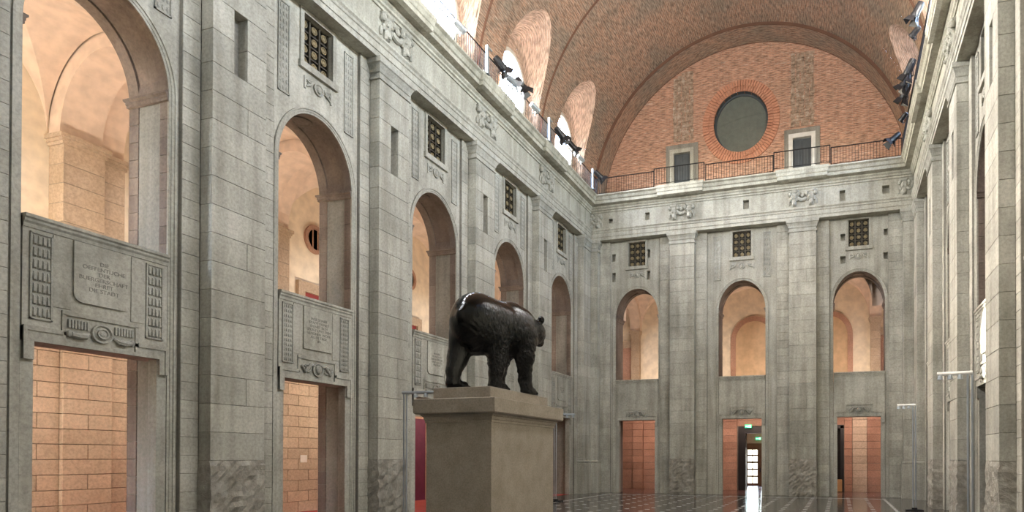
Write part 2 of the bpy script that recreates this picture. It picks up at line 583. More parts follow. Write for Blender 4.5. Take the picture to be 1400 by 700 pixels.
def strip_blocks(P, wall, s0, s1):
    mb = MB()
    mb.box(P, s0, s1, D1 + .015, .9, 0, ZARCH)
    o = mb.build('wall_strip', MORTAR, wall)
    for a, b in courses(0, ZARCH, .42):
        block(P, s0, s1, D1 - .0, D1 + .2, a, b, LIME, o, gap=.008)
    return o

def facewall(mb, P, s0, s1, z0, z1, d, holes=(), arch=None, hd=0.3):
    """flat face at depth d with rectangular holes (s0,s1,z0,z1) that get returns, and an open arch (c,a,zs,b)"""
    br = {s0, s1}
    for h in holes: br |= {h[0], h[1]}
    if arch:
        c, a, zs, b = arch
        br |= {c - a, c + a} | {c + a * math.cos(PI * i / 28) for i in range(1, 28)}
    br = sorted(x for x in br if s0 - 1e-6 <= x <= s1 + 1e-6)
    for x0, x1 in zip(br, br[1:]):
        if x1 - x0 < 1e-5: continue
        mid = (x0 + x1) / 2
        base0 = base1 = z0
        if arch and abs(mid - c) < a:
            f = lambda x: zs + b * math.sqrt(max(0, 1 - ((x - c) / a) ** 2))
            base0, base1 = f(x0), f(x1)
        hs = sorted((h[2], h[3]) for h in holes if h[0] - 1e-6 <= x0 and x1 <= h[1] + 1e-6)
        lo0, lo1 = base0, base1
        for (h0, h1) in hs + [(z1, z1)]:
            mb.quad(P(x0, d, lo0), P(x1, d, lo1), P(x1, d, h0), P(x0, d, h0))
            lo0 = lo1 = h1
    for (a0, a1, b0, b1) in holes:
        mb.strip([[P(a0, e, b0), P(a1, e, b0), P(a1, e, b1), P(a0, e, b1)] for e in (d, d + hd)], True)

def archpath(c, a, zs, b, z0, n=24, grow=0.0):
    """left foot, up, round, down to right foot"""
    A, B = a + grow, b + grow
    pts = [(c - A, z0), (c - A, zs)]
    pts += [(c - A * math.cos(PI * i / n), zs + B * math.sin(PI * i / n)) for i in range(1, n)]
    pts += [(c + A, zs), (c + A, z0)]
    return pts

def leafpanel(P, s0, s1, z0, z1, d, cols, rows, kind=0):
    """carved upright panel: raised border and rows of small bell flowers, scales or flutes"""
    mb = MB()
    mb.box(P, s0, s1, d - .008, d + .05, z0, z1)
    t = .03
    for (a, b, c, e) in ((s0, s0 + t, z0, z1), (s1 - t, s1, z0, z1), (s0, s1, z0, z0 + t), (s0, s1, z1 - t, z1)):
        mb.box(P, a, b, d - .035, d, c, e)
    cw = (s1 - s0 - 2 * t) / cols
    rh = (z1 - z0 - 2 * t) / rows
    for i in range(cols):
        for j in range(rows):
            sc_, zc_ = s0 + t + (i + .5) * cw, z0 + t + (j + .5) * rh
            w_, h_ = cw * .42, rh * .46
            if kind == 0:
                top = [P(sc_ - w_ * .5, d, zc_ + h_), P(sc_ + w_ * .5, d, zc_ + h_), P(sc_ + w_, d, zc_ - h_), P(sc_ - w_, d, zc_ - h_)]
                tip = [P(sc_ - w_ * .25, d - .03, zc_ + h_ * .6), P(sc_ + w_ * .25, d - .03, zc_ + h_ * .6), P(sc_ + w_ * .6, d - .05, zc_ - h_ * .7), P(sc_ - w_ * .6, d - .05, zc_ - h_ * .7)]
                mb.strip([top, tip], True, True)
            else:
                n = 6
                r0 = [P(sc_ + w_ * math.cos(2 * PI * k / n), d, zc_ + h_ * math.sin(2 * PI * k / n)) for k in range(n)]
                r1 = [P(sc_ + w_ * .5 * math.cos(2 * PI * k / n), d - .03, zc_ + h_ * .5 * math.sin(2 * PI * k / n)) for k in range(n)]
                mb.strip([r0, r1], True, True)
    return mb

def disc(mb, P, s, z, r, d0, d1, n=20, rz=None, inner=0.7):
    rz = rz or r
    prof = [(1.0, d0), (1.0, d1), (0.86, d1), (inner, d1 + (d0 - d1) * .5), (inner * .55, d1 + (d0 - d1) * .1)]
    mb.strip([[P(s + r * f * math.cos(2 * PI * k / n), e, z + rz * f * math.sin(2 * PI * k / n)) for k in range(n)] for f, e in prof], True, True)

def scroll(mb, P, s, z, r, d, sg, turns=1.4, th=.028):
    pts = []
    for k in range(18):
        a = k / 17 * turns * 2 * PI
        rr = r * (1 - .72 * k / 17)
        pts.append(P(s + sg * rr * math.cos(a), d, z + rr * math.sin(a)))
    mb.tube(pts, th, 6)

def relief_door(P, c, z, d, var=0):
    mb = MB()
    disc(mb, P, c, z, .19, d + .02, d - .06, inner=.75)
    if var == 0:
        disc(mb, P, c, z, .10, d - .02, d - .075)
        for sg in (-1, 1):
            for k in range(7):
                s = c + sg * (.25 + k * .052)
                mb.box(P, s - .016, s + .016, d - .045, d, z + .03, z + .19)
            mb.tube([P(c + sg * .22, d - .02, z - .05), P(c + sg * .30, d - .045, z - .11), P(c + sg * .42, d - .045, z - .12), P(c + sg * .52, d - .03, z - .10)], [.03, .06, .065, .05], 7)
            mb.ball((c + sg * .56, d - .03, z - .09), (.05, .045, .07), 8, 6, P)
    else:
        mb.ball((c, d - .05, z + .02), (.10, .07, .14), 10, 6, P)
        for sg in (-1, 1):
            scroll(mb, P, c + sg * .34, z, .13, d - .02, sg)
            mb.tube([P(c + sg * .15, d - .03, z + .1), P(c + sg * .25, d - .05, z + .13), P(c + sg * .45, d - .04, z - .1), P(c + sg * .56, d - .02, z + .08)], [.05, .05, .045, .03], 7)
    return mb

def relief_medallion(P, c, z, d, h=.40, wide=.5):
    mb = MB()
    disc(mb, P, c, z, h * .42, d + .01, d - .06, n=18)
    mb.ball((c, d - .05, z), (.08, .05, .11), 8, 5, P)
    for sg in (-1, 1):
        scroll(mb, P, c + sg * wide * .62, z + .03, .10, d - .015, sg)
        mb.tube([P(c + sg * wide * .42, d - .02, z + .12), P(c + sg * wide * .55, d - .04, z - .02), P(c + sg * wide * .86, d - .03, z - .1)], [.03, .04, .02], 6)
        mb.box(P, c + sg * wide * .92 - .03, c + sg * wide * .92 + .03, d - .035, d, z - .18, z + .16)
    return mb

def relief_frieze(P, s0, s1, z, d):
    """two carved heads with spread volutes above and a slung garland between them"""
    mb = MB()
    c = (s0 + s1) / 2
    hw = (s1 - s0) / 2
    for sg in (-1, 1):
        s = c + sg * hw * .64
        # tapering head block: five-sided section lofted upward
        mb.strip([[P(s - a, d + .03, zz), P(s - a, d - e * .5, zz), P(s - a * .5, d - e, zz), P(s + a * .5, d - e, zz), P(s + a, d - e * .5, zz), P(s + a, d + .03, zz)]
                  for zz, a, e in ((z - .42, .07, .04), (z - .38, .12, .12), (z - .26, .14, .17), (z - .10, .12, .13), (z + .02, .16, .18), (z + .16, .19, .22), (z + .26, .16, .16), (z + .32, .24, .20), (z + .40, .27, .22), (z + .43, .26, .10))], True, True)
        for q in (-1, 1):
            mb.ball((s + q * .22, d - .10, z + .22), (.095, .11, .12), 9, 6, P)
            mb.ball((s + q * .08, d - .16, z + .02), (.05, .06, .055), 7, 5, P)
            mb.ball((s + q * .17, d - .06, z - .05), (.06, .07, .12), 7, 5, P)
        mb.ball((s, d - .15, z - .30), (.09, .07, .08), 8, 5, P)
        mb.ball((s + sg * .27, d - .05, z - .22), (.06, .06, .16), 7, 5, P)
    g = [P(c + hw * .42 * math.cos(PI + PI * k / 12), d - .06, z + .26 - .36 * math.sin(PI * k / 12)) for k in range(13)]
    mb.tube(g, [.04 + .06 * math.sin(PI * k / 12) for k in range(13)], 8)
    mb.ball((c, d - .08, z + .16), (.12, .09, .12), 9, 6, P)
    return mb

def grille(P, wall, c, z0, z1, d, hw=.515, back=True):
    fr = MB()
    fr.box(P, c - hw, c + hw, d + .22, d + .26, z0, z1)
    o = fr.build('window_grille', DARK, wall)
    for s in (c - hw + .02, c - hw / 3, c + hw / 3, c + hw - .02):
        m = MB()
        m.box(P, s - .028, s + .028, d + .12, d + .20, z0, z1)
        m.build('grille_bar', BRONZE, o)
    for k in range(5):
        m = MB()
        zz = z0 + .02 + (z1 - z0 - .04) * k / 4
        m.box(P, c - hw, c + hw, d + .14, d + .19, zz - .02, zz + .02)
        m.build('grille_bar', BRONZE, o)
    w_ = 2 * hw / 3
    h_ = (z1 - z0) / 4
    for i in range(3):
        for k in range(4):
            m = MB()
            disc(m, P, c - hw + (i + .5) * w_, z0 + (k + .5) * h_, w_ * .30, d + .19, d + .13, n=10, rz=h_ * .30, inner=.6)
            m.build('grille_rosette', GILT, o)
    return o

def text_part(name, body, P, s, z, d, size, parent, mat, side):
    cu = bpy.data.curves.new(name, 'FONT')
    cu.body = body
    cu.size = size
    cu.align_x = 'CENTER'
    cu.align_y = 'CENTER'
    cu.extrude = 0.004
    cu.space_line = 0.98
    tmp = bpy.data.objects.new(name, cu)
    COL.objects.link(tmp)
    dg = bpy.context.evaluated_depsgraph_get()
    me = bpy.data.meshes.new_from_object(tmp.evaluated_get(dg))
    bpy.data.objects.remove(tmp)
    me.materials.clear()
    me.materials.append(mat)
    R = {'left': Matrix(((0, 0, 1), (1, 0, 0), (0, 1, 0))), 'right': Matrix(((0, 0, -1), (-1, 0, 0), (0, 1, 0))),
         'back': Matrix(((1, 0, 0), (0, 0, -1), (0, 1, 0)))}[side]
    me.transform(R.to_4x4())
    return link(name, me, parent, P(s, d, z))

def parapet(P, wall, side, c, hw, plain_front=False, var=0, text=None, label=None):
    dF = D2 - .03
    mb = MB()
    mb.box(P, c - hw, c + hw, dF, 1.05, ZD, ZS - .02)
    o = mb.build('balcony_parapet', LIME, wall)
    if label: o['label'] = label
    mb = MB()
    runmould(mb, P, c - hw - .0, c + hw + .0, [(dF + .02, ZS - .22), (dF - .02, ZS - .22), (dF - .03, ZS - .15), (dF - .06, ZS - .11), (dF - .06, ZS - .07), (dF - .09, ZS - .04), (dF - .09, ZS + .02), (1.05, ZS + .02), (1.05, ZS - .1)])
    mb.build('parapet_cap', LIME, o)
    # door surround with dropped ears and a raised middle
    mb = MB()
    h2 = .62
    for (a, b, z0, z1) in ((c - hw, c - h2, ZD, ZD + .27), (c + h2, c + hw, ZD, ZD + .27), (c - h2 - .06, c - h2, ZD + .2, ZD + .62), (c + h2, c + h2 + .06, ZD + .2, ZD + .62),
                           (c - h2 - .06, c + h2 + .06, ZD + .60, ZD + .68), (c - hw, c - hw + .17, ZD - .34, ZD), (c + hw - .17, c + hw, ZD - .34, ZD), (c - h2, c + h2, ZD, ZD + .08)):
        mb.box(P, a, b, dF - .035, dF + .05, z0, z1)
    for (a, b, z0, z1) in ((c - hw, c - h2 - .05, ZD + .20, ZD + .285), (c + h2 + .05, c + hw, ZD + .20, ZD + .285), (c - hw, c - hw + .06, ZD - .34, ZD + .2), (c + hw - .06, c + hw, ZD - .34, ZD + .2)):
        mb.box(P, a, b, dF - .06, dF, z0, z1)
    mb.build('door_surround', LIME, o)
    relief_door(P, c, ZD + .34, dF, var).build('carved_relief', CARVE, o)
    if not plain_front:
        for sg in (-1, 1):
            a, b = sorted((c + sg * .83, c + sg * 1.18))
            leafpanel(P, a, b, ZD + .42, ZS - .28, dF - .0, 4, 7 if var == 0 else 12, 0 if var == 0 else 1).build('ornament_panel', CARVE, o)
        mb = MB()
        a, b, z0, z1 = c - .50, c + .50, ZD + .90, ZS - .235
        n = 6
        out_ = [(a, z1), (b, z1)]
        if var == 0:
            q = .16
            out_ += [(b, z0 + q)] + [(b - q + q * math.cos(-PI / 2 * k / n), z0 + q + q * math.sin(-PI / 2 * k / n)) for k in range(1, n + 1)]
            out_ += [(a + q, z0)] + [(a + q - q * math.sin(PI / 2 * k / n), z0 + q - q * math.cos(PI / 2 * k / n)) for k in range(1, n + 1)]
        else:
            out_ += [(b, z0), (a, z0)]
        mb.strip([[P(s, dF + e, z) for s, z in out_] for e in (.02, -.045)], True, True)
        mb.build('inscription_panel', LIME, o)
        if text:
            text_part('inscription', text[0], P, c + .02, (z0 + z1) / 2 - .03, dF - .046, text[1], o, LETTER_SHADE, side)
        for sg in (-1, 1):
            mb = MB()
            mb.box(P, c + sg * .68 - .14, c + sg * .68 + .14, dF - .018, dF, ZD + .72, ZS - .24)
            mb.build('fielded_panel', LIME, o)
    return o

def reveal(P, wall, c, far=1, blocks=True, z0=0.0):
    """thick wall of the opening: jamb stones on the far side, panelled soffit, impost mouldings"""
    root = MB()
    # the solid jamb cores
    for sg in (-1, 1):
        a, b = sorted((c + sg * (ARC + .02), c + sg * (ARC + .30)))
        root.box(P, a, b, D2 + .02, D3 - .005, z0, ZSP)
    o = root.build('arch_reveal', MORTAR, wall)
    for sg in (-1, 1):
        if blocks and sg == far:
            for k, (a, b) in enumerate(courses(z0, ZSP - .12, .40)):
                s0, s1 = sorted((c + sg * ARC, c + sg * (ARC + .2)))
                t0, t1 = sorted((c + sg * (ARC + .035), c + sg * (ARC + .2)))
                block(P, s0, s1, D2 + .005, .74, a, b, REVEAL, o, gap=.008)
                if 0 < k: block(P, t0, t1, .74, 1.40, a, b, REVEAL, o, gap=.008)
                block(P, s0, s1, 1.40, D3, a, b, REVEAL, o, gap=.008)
        else:
            s0, s1 = sorted((c + sg * ARC, c + sg * (ARC + .1)))
            m = MB()
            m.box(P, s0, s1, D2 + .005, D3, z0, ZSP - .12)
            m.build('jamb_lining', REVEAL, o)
        # impost
        m = MB()
        pr = [(0.0, ZSP - .14), (.035, ZSP - .12), (.035, ZSP - .07), (.05, ZSP - .05), (.05, ZSP - .01), (.085, ZSP + .03), (.085, ZSP + .07), (0.0, ZSP + .08)]
        for i_ in (0,):
            A = [P(c + sg * (ARC - q), D2 - q * .3, z) for q, z in pr]
            B = [P(c + sg * (ARC - q), D3 + q, z) for q, z in pr]
            m.strip([A, B])
            m.add(A, [tuple(range(len(A)))])
            m.add(B, [tuple(range(len(B)))])
        m.build('impost_moulding', REVEAL, o)
    # soffit of the arch with a sunk panel
    prof = [(D2, 0), (.74, 0), (.745, .045), (1.395, .045), (1.40, 0), (D3, 0), (D3, .3)]
    n = 28
    rings = []
    for k in range(n + 1):
        t = PI * k / n
        a_in = abs(t - PI / 2) > .20 and t > .12 and t < PI - .12
        rings.append([P(c - (ARC + (q if a_in or q > .1 else 0)) * math.cos(t), d, ZSP + (ZTOP - ZSP + (q if a_in or q > .1 else 0)) * math.sin(t)) for d, q in prof])
    m = MB()
    m.strip(rings)
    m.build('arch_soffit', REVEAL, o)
    m = MB()
    nn = 16
    m.strip([[P(c + r * math.cos(2 * PI * k / nn), 1.07 + r * math.sin(2 * PI * k / nn), z) for k in range(nn)] for r, z in ((.30, ZTOP - .005), (.30, ZTOP - .035), (.24, ZTOP - .04), (.20, ZTOP - .01), (.1, ZTOP - .03))], True, True)
    m.build('soffit_roundel', REVEAL, o)
    return o

def archivolt(P, wall, c, wd=.16):
    m = MB()
    prof = [(0.0, D2 + .03), (0.0, D2 - .015), (.05, D2 - .015), (.055, D2 - .03), (.11, D2 - .03), (.12, D2 - .055), (wd, D2 - .055), (wd, D2 + .03)]
    paths = [archpath(c, ARC, ZSP, ZTOP - ZSP, 0.0, 28, g) for g, _ in prof]
    rings = [[P(paths[j][i][0], prof[j][1], paths[j][i][1]) for j in range(len(prof))] for i in range(len(paths[0]))]
    m.strip(rings)
    for r in (rings[0], rings[-1]): m.add(r, [tuple(range(len(r)))])
    return m.build('archivolt', LIME, wall)

def bay(P, wall, side, e0, e1, w0, w1, c, detail=True, far=1, blocks=True, holes=(), ornaments=True, plain_front=False, var=0, text=None, orn_cols=(3, 12), plabel=None, bigpanel=False):
    """one bay between pilasters: e0..e1 is the gap, w0/w1 the widths of its flanking strips"""
    strip_blocks(P, wall, e0, e0 + w0)
    strip_blocks(P, wall, e1 - w1, e1)
    g = (c - .515, c + .515, 13.17, 14.58)
    mb = MB()
    facewall(mb, P, e0 + w0, e1 - w1, 0, ZARCH, D2, [g] + list(holes), (c, ARC, ZSP, ZTOP - ZSP))
    for h in holes:
        mb.quad(P(h[0], D2 + .3, h[2]), P(h[1], D2 + .3, h[2]), P(h[1], D2 + .3, h[3]), P(h[0], D2 + .3, h[3]))
    mb.build('bay_facing', LIME, wall)
    # rough backing so that no light passes through
    mb = MB()
    facewall(mb, P, e0 - .4, e1 + .4, 0, 17.0, D3, (), (c, ARC, ZSP, ZTOP - ZSP))
    mb.build('wall_backing', PINKPL, wall)
    archivolt(P, wall, c)
    reveal(P, wall, c, far, blocks)
    grille(P, wall, c, 13.17, 14.58, D2)
    mb = MB()       # raised stone frame round the grille
    for (a, b, z0, z1) in ((c - .64, c - .515, 13.05, 14.71), (c + .515, c + .64, 13.05, 14.71), (c - .515, c + .515, 14.58, 14.71)):
        mb.box(P, a, b, D2 - .045, D2 + .02, z0, z1)
    mb.box(P, c - .68, c + .68, D2 - .09, D2 + .02, 12.98, 13.17)
    mb.build('grille_surround', LIME, wall)
    mb = relief_medallion(P, c, 12.66, D2, .40, .72 if bigpanel else .5)
    mb.build('carved_medallion', CARVE, wall)
    if ornaments:
        q0, q1 = ((.98, 1.34) if not bigpanel else (1.18, 1.58))
        for sg in (-1, 1):
            a, b = sorted((c + sg * q0, c + sg * q1))
            leafpanel(P, a, b, 11.95, 14.42, D2, *orn_cols, 1).build('ornament_panel', CARVE, wall)
    parapet(P, wall, side, c, ARC - .02, plain_front, var, text, plabel)
    # door posts and head
    for sg in (-1, 1):
        a, b = sorted((c + sg * 1.09, c + sg * (ARC - .01)))
        mb = MB()
        mb.box(P, a, b, D2 - .0, D2 + .25, 0, ZD)
        mb.build('door_post', LIME, wall)
    mb = MB()
    mb.box(P, c - ARC + .01, c + ARC - .01, 1.0, D3 + .02, ZD + .12, ZS - .4)
    mb.build('door_head', REVEAL, wall)

def entablature(P, wall, s0, s1, pil, end=False, holes=()):
    mb = MB()
    b = .62
    runmould(mb, P, s0, s1, [(b, ZARCH), (-.02, ZARCH), (-.02, ZARCH + .17), (-.05, ZARCH + .18), (-.05, ZARCH + .40), (-.08, ZARCH + .42), (-.09, ZARCH + .50), (-.14, ZARCH + .56), (-.14, ZFR - .02), (0, ZFR + .01), (b, ZFR + .01)])
    mb.build('architrave', LIME, wall)
    mb = MB()
    facewall(mb, P, s0, s1, ZFR, ZCOR, 0.0, holes)
    for h in holes:
        mb.quad(P(h[0], .3, h[2]), P(h[1], .3, h[2]), P(h[1], .3, h[3]), P(h[0], .3, h[3]))
    mb.build('frieze', LIME, wall)
    prof = [(.3, ZCOR), (-.05, ZCOR), (-.05, ZCOR + .09), (-.11, ZCOR + .12), (-.11, ZCOR + .20), (-.18, ZCOR + .26), (-.18, ZCOR + .33), (-.44, ZCOR + .37), (-.44, ZCOR + .53), (-.50, ZCOR + .56), (-.56, ZCOR + .70), (-.65, ZCOR + .76), (-.65, ZW), (2.1 if end else .45, ZW), (.3, ZCOR + .3)]
    mb = MB()
    runmould(mb, P, s0, s1, prof)
    mb.build('cornice', LIME, wall)
    for (a, c_) in pil:
        if c_ - a < .5: continue
        e = .16
        mb = MB()
        moulding(mb, P, a - .42 if end else a - .30, c_ + .42 if end else c_ + .30, .2, [(.18 + e - .3, ZCOR + .30), (.44 + e, ZCOR + .37), (.44 + e, ZCOR + .53), (.50 + e, ZCOR + .56), (.56 + e, ZCOR + .70), (.65 + e, ZCOR + .76), (.65 + e, ZW + .05), (.2, ZW + .055)] if False else
                 [(e - .16, ZCOR + .32), (e, ZCOR + .37), (e, ZCOR + .53), (e + .03, ZCOR + .56), (e + .05, ZCOR + .70), (e + .08, ZCOR + .76), (e + .08, ZW + .06), (0, ZW + .065)])
        # pushed out to the corona line
        vs = []
        off = -.44
        for v in mb.v:
            v = Vector(v)
            if P.w == 'left': v.x -= off
            elif P.w == 'right': v.x += off
            else: v.y += off
            vs.append(tuple(v))
        mb.v = vs
        mb.build('cornice_block', LIME, wall)
        relief_frieze(P, a + .02, c_ - .02, (ZFR + ZCOR) / 2, 0).build('frieze_relief', CARVE, wall)

# ------------------------------------------------------------------ the two long walls and the end wall
PL_, PR_, PB_ = Side('left'), Side('right'), Side('back')
wl = thing('wall_left', 'tall grey limestone arcade wall on the left', None, kind='structure')
wr = thing('wall_right', 'tall grey limestone arcade wall on the right', None, kind='structure')
wb = thing('wall_back', 'grey limestone end wall with three arched bays', None, kind='structure')
TXT = ['DIE\nOEFFENTLICHE\nDER\nBUERGERSCHAFT\nEHRET\nDIE STADT', 'WER SEINER\nSTADT DIENET\nDIENET SICH\nSELBST UND DEM\nGEMEINEN WOHL\nALLER TAGE\nIN', 'WAHRE\nDIE RECHTE\nDER BUERGER\nUND HALTE\nFRIEDEN', 'TREUE\nUND FLEISS\nERHALTEN\nDAS HAUS', 'EINTRACHT\nBAUT DIE\nSTADT']
for i, y in enumerate(PN):
    pilaster(PL_, wl, y, y + PW, slit=True)
    e0, e1 = y + PW, y + PIT
    bay(PL_, wl, 'left', e0, e1, .55, .42, BAYC[i], far=1, blocks=True, var=i % 2, text=(TXT[i], .112 if i == 0 else .105))
pilaster(PL_, wl, YC4, YE + .36, rough=False)
for i, y in enumerate(PN):
    if i == 0: continue
    pilaster(PR_, wr, y, y + PW, slit=True)
    bay(PR_, wr, 'right', y + PW, y + PIT, .55, .42, BAYC[i], far=1, blocks=i < 4, var=i % 2)
pilaster(PR_, wr, YC4, YE + .36, rough=False)
EP = [(-9.21, -7.795), (-2.60, -1.185)]
for a, b in EP: pilaster(PB_, wb, a, b)
pilaster(PB_, wb, XL + .001, -13.57, rough=False)
pilaster(PB_, wb, 3.10, XR - .001, rough=False)
sq = lambda x0, x1, z0, z1: (x0, x1, z0, z1)
EB = [(-13.57, -9.21, -11.30), (-7.795, -2.60, -5.20), (-1.185, 3.10, 0.955)]
NH = [[sq(-12.86, -12.62, 13.56, 14.0), sq(-12.86, -12.62, 12.36, 12.9), sq(-10.74, -10.5, 13.6, 14.1), sq(-10.72, -10.5, 12.34, 12.86)], [],
      [sq(.04, .28, 13.55, 13.9), sq(.02, .3, 12.32, 12.72), sq(2.2, 2.4, 13.63, 13.96), sq(2.18, 2.4, 12.37, 12.74)]]
for i, (a, b, c) in enumerate(EB):
    bay(PB_, wb, 'back', a, b, .66, .68, c, far=-1, blocks=False, ornaments=(i == 1), plain_front=True, var=1, holes=NH[i], bigpanel=(i == 1), orn_cols=(3, 9))
entablature(PL_, wl, -3.5, YE + .0, [(y, y + PW) for y in PN])
entablature(PR_, wr, -3.5, YE + .0, [(y, y + PW) for y in PN])
FH = [sq(-12.9, -12.64, 15.66, 15.92), sq(-10.68, -10.40, 15.62, 16.05), sq(-5.06, -4.74, 15.6, 16.1), sq(0.0, .28, 15.46, 16.02), sq(2.10, 2.45, 15.6, 16.02)]
entablature(PB_, wb, XL - .3, XR + .3, EP, end=True, holes=FH)
for x in (-13.8, 3.38):
    relief_frieze(PB_, x - .36, x + .36, (ZFR + ZCOR) / 2, .06).build('frieze_relief', CARVE, wb)
for P, wl_ in ((PL_, wl), (PR_, wr)):          # plain continuation of the walls towards the near end
    mb = MB()
    mb.box(P, -3.5, PN[0] if P is PL_ else PN[1], .1, D3, 0, ZARCH)
    mb.build('wall_continuation', LIME, wl_)
mb = MB()
mb.box(Pw, XL - 6, XR + 6, -3.9, -3.5, 0, 27)
o = mb.build('wall_front', LIME)
tag(o, kind='structure')

# ------------------------------------------------------------------ brick vault with round lunette windows
LUNY = [c + 0.06 for c in ([BAYC[0] - 2 * PIT, BAYC[0] - PIT] + BAYC)]
HW, HZS, HZT = 1.70, 19.25, 22.1
def vx(z): return VA * math.sqrt(max(0, 1 - ((z - VZ) / VB) ** 2))
arc_n = 72
ths = [PI * i / arc_n for i in range(arc_n + 1)]
def vpt(y, th, r=0.0): return Vector((XC - (VA + r) * math.cos(th), y, VZ + (VB + r) * math.sin(th)))
def zhole(y, c):
    q = min(1.0, abs(y - c) / HW)
    return HZS + (HZT - HZS) * math.sqrt(1 - q * q)
cols = []
y = -3.5
bounds = []
for c in LUNY:
    bounds.append((c - HW, c + HW))
prev = -3.5
for c, (a, b) in zip(LUNY, bounds):
    if a > prev: cols.append((prev, a, None))
    ys = [c - HW * math.cos(PI * k / 20) for k in range(21)]
    for p, q in zip(ys, ys[1:]): cols.append((p, q, c))
    prev = b
cols.append((prev, YL, None))
mb = MB()
for (ya, yb, c) in cols:
    if yb - ya < 1e-4: continue
    if c is None:
        ta = tb = 0.0
    else:
        ta = math.asin((zhole(ya, c) - VZ) / VB)
        tb = math.asin((zhole(yb, c) - VZ) / VB)
    TB = 0.78
    def rows(t0):
        lo_ = [t0 + (TB - t0) * k / 40 for k in range(40)]
        mid_ = [TB + (PI - 2 * TB) * k / 64 for k in range(65)]
        return lo_ + mid_ + [PI - t for t in reversed(lo_)]
    ra, rb = rows(ta), rows(tb)
    for a0, a1, b0, b1 in zip(ra, ra[1:], rb, rb[1:]):
        mb.quad(vpt(ya, a0), vpt(yb, b0), vpt(yb, b1), vpt(ya, a1), [(ya, a0 * 9), (yb, b0 * 9), (yb, b1 * 9), (ya, a1 * 9)])
ceil = mb.build('ceiling', VAULT, recalc=False)
ceil['kind'] = 'structure'
for a, b in bounds:                              # outer skin over the seams beside the lunettes
    for e in (a, b):
        mb = MB()
        mb.strip([[vpt(yy, PI * k / 90, .05) for k in range(91)] for yy in (e - .12, e + .12)])
        mb.f = [q for q in mb.f if min(mb.v[i][2] for i in q) > HZS + .05]
        mb.build('seam_backing', VAULT, ceil, recalc=False)
        for sg in (-1, 1):
            mb = MB()
            o_ = -.12 if e == a else .12
            mb.strip([[Vector((XC + sg * (vx(z) + .04), yy, z)) for z in (17.0, 17.6, 18.2, 18.8, HZS + .1)] for yy in (e + .0, e + o_)])
            mb.build('seam_backing', VAULT, ceil, recalc=False)
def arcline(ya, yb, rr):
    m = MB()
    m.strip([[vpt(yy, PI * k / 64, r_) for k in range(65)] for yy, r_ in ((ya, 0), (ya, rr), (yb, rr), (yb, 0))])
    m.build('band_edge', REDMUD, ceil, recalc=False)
for yn in [PN[0] - PIT] + PN:                    # flat transverse bands, slightly proud of the vault
    mb = MB()
    y0_, y1_ = yn + .22, yn + .22 + 1.15
    rr = -.07
    for k in range(64):
        t0, t1 = PI * k / 64, PI * (k + 1) / 64
        mb.quad(vpt(y0_, t0), vpt(y0_, t1), vpt(y0_, t1, rr), vpt(y0_, t0, rr), [(0, t0 * 9), (0, t1 * 9), (.05, t1 * 9), (.05, t0 * 9)])
        mb.quad(vpt(y0_, t0, rr), vpt(y1_, t0, rr), vpt(y1_, t1, rr), vpt(y0_, t1, rr), [(y0_, t0 * 9), (y1_, t0 * 9), (y1_, t1 * 9), (y0_, t1 * 9)])
        mb.quad(vpt(y1_, t0), vpt(y1_, t1), vpt(y1_, t1, rr), vpt(y1_, t0, rr), [(0, t0 * 9), (0, t1 * 9), (.05, t1 * 9), (.05, t0 * 9)])
    mb.build('transverse_band', VAULT, ceil, recalc=False)
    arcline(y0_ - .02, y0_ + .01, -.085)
mb = MB()
y0_, y1_, rr = YE + .55, YL, -.15
for k in range(64):
    t0, t1 = PI * k / 64, PI * (k + 1) / 64
    mb.quad(vpt(y0_, t0), vpt(y0_, t1), vpt(y0_, t1, rr), vpt(y0_, t0, rr), [(0, t0 * 9), (0, t1 * 9), (.1, t1 * 9), (.1, t0 * 9)])
    mb.quad(vpt(y0_, t0, rr), vpt(y1_, t0, rr), vpt(y1_, t1, rr), vpt(y0_, t1, rr), [(t0 * 9, y0_), (t0 * 9, y1_), (t1 * 9, y1_), (t1 * 9, y0_)])
mb.build('end_arch_band', VAULT, ceil, recalc=False)
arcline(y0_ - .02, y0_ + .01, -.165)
arcline(YL - .03, YL + .02, -.17)

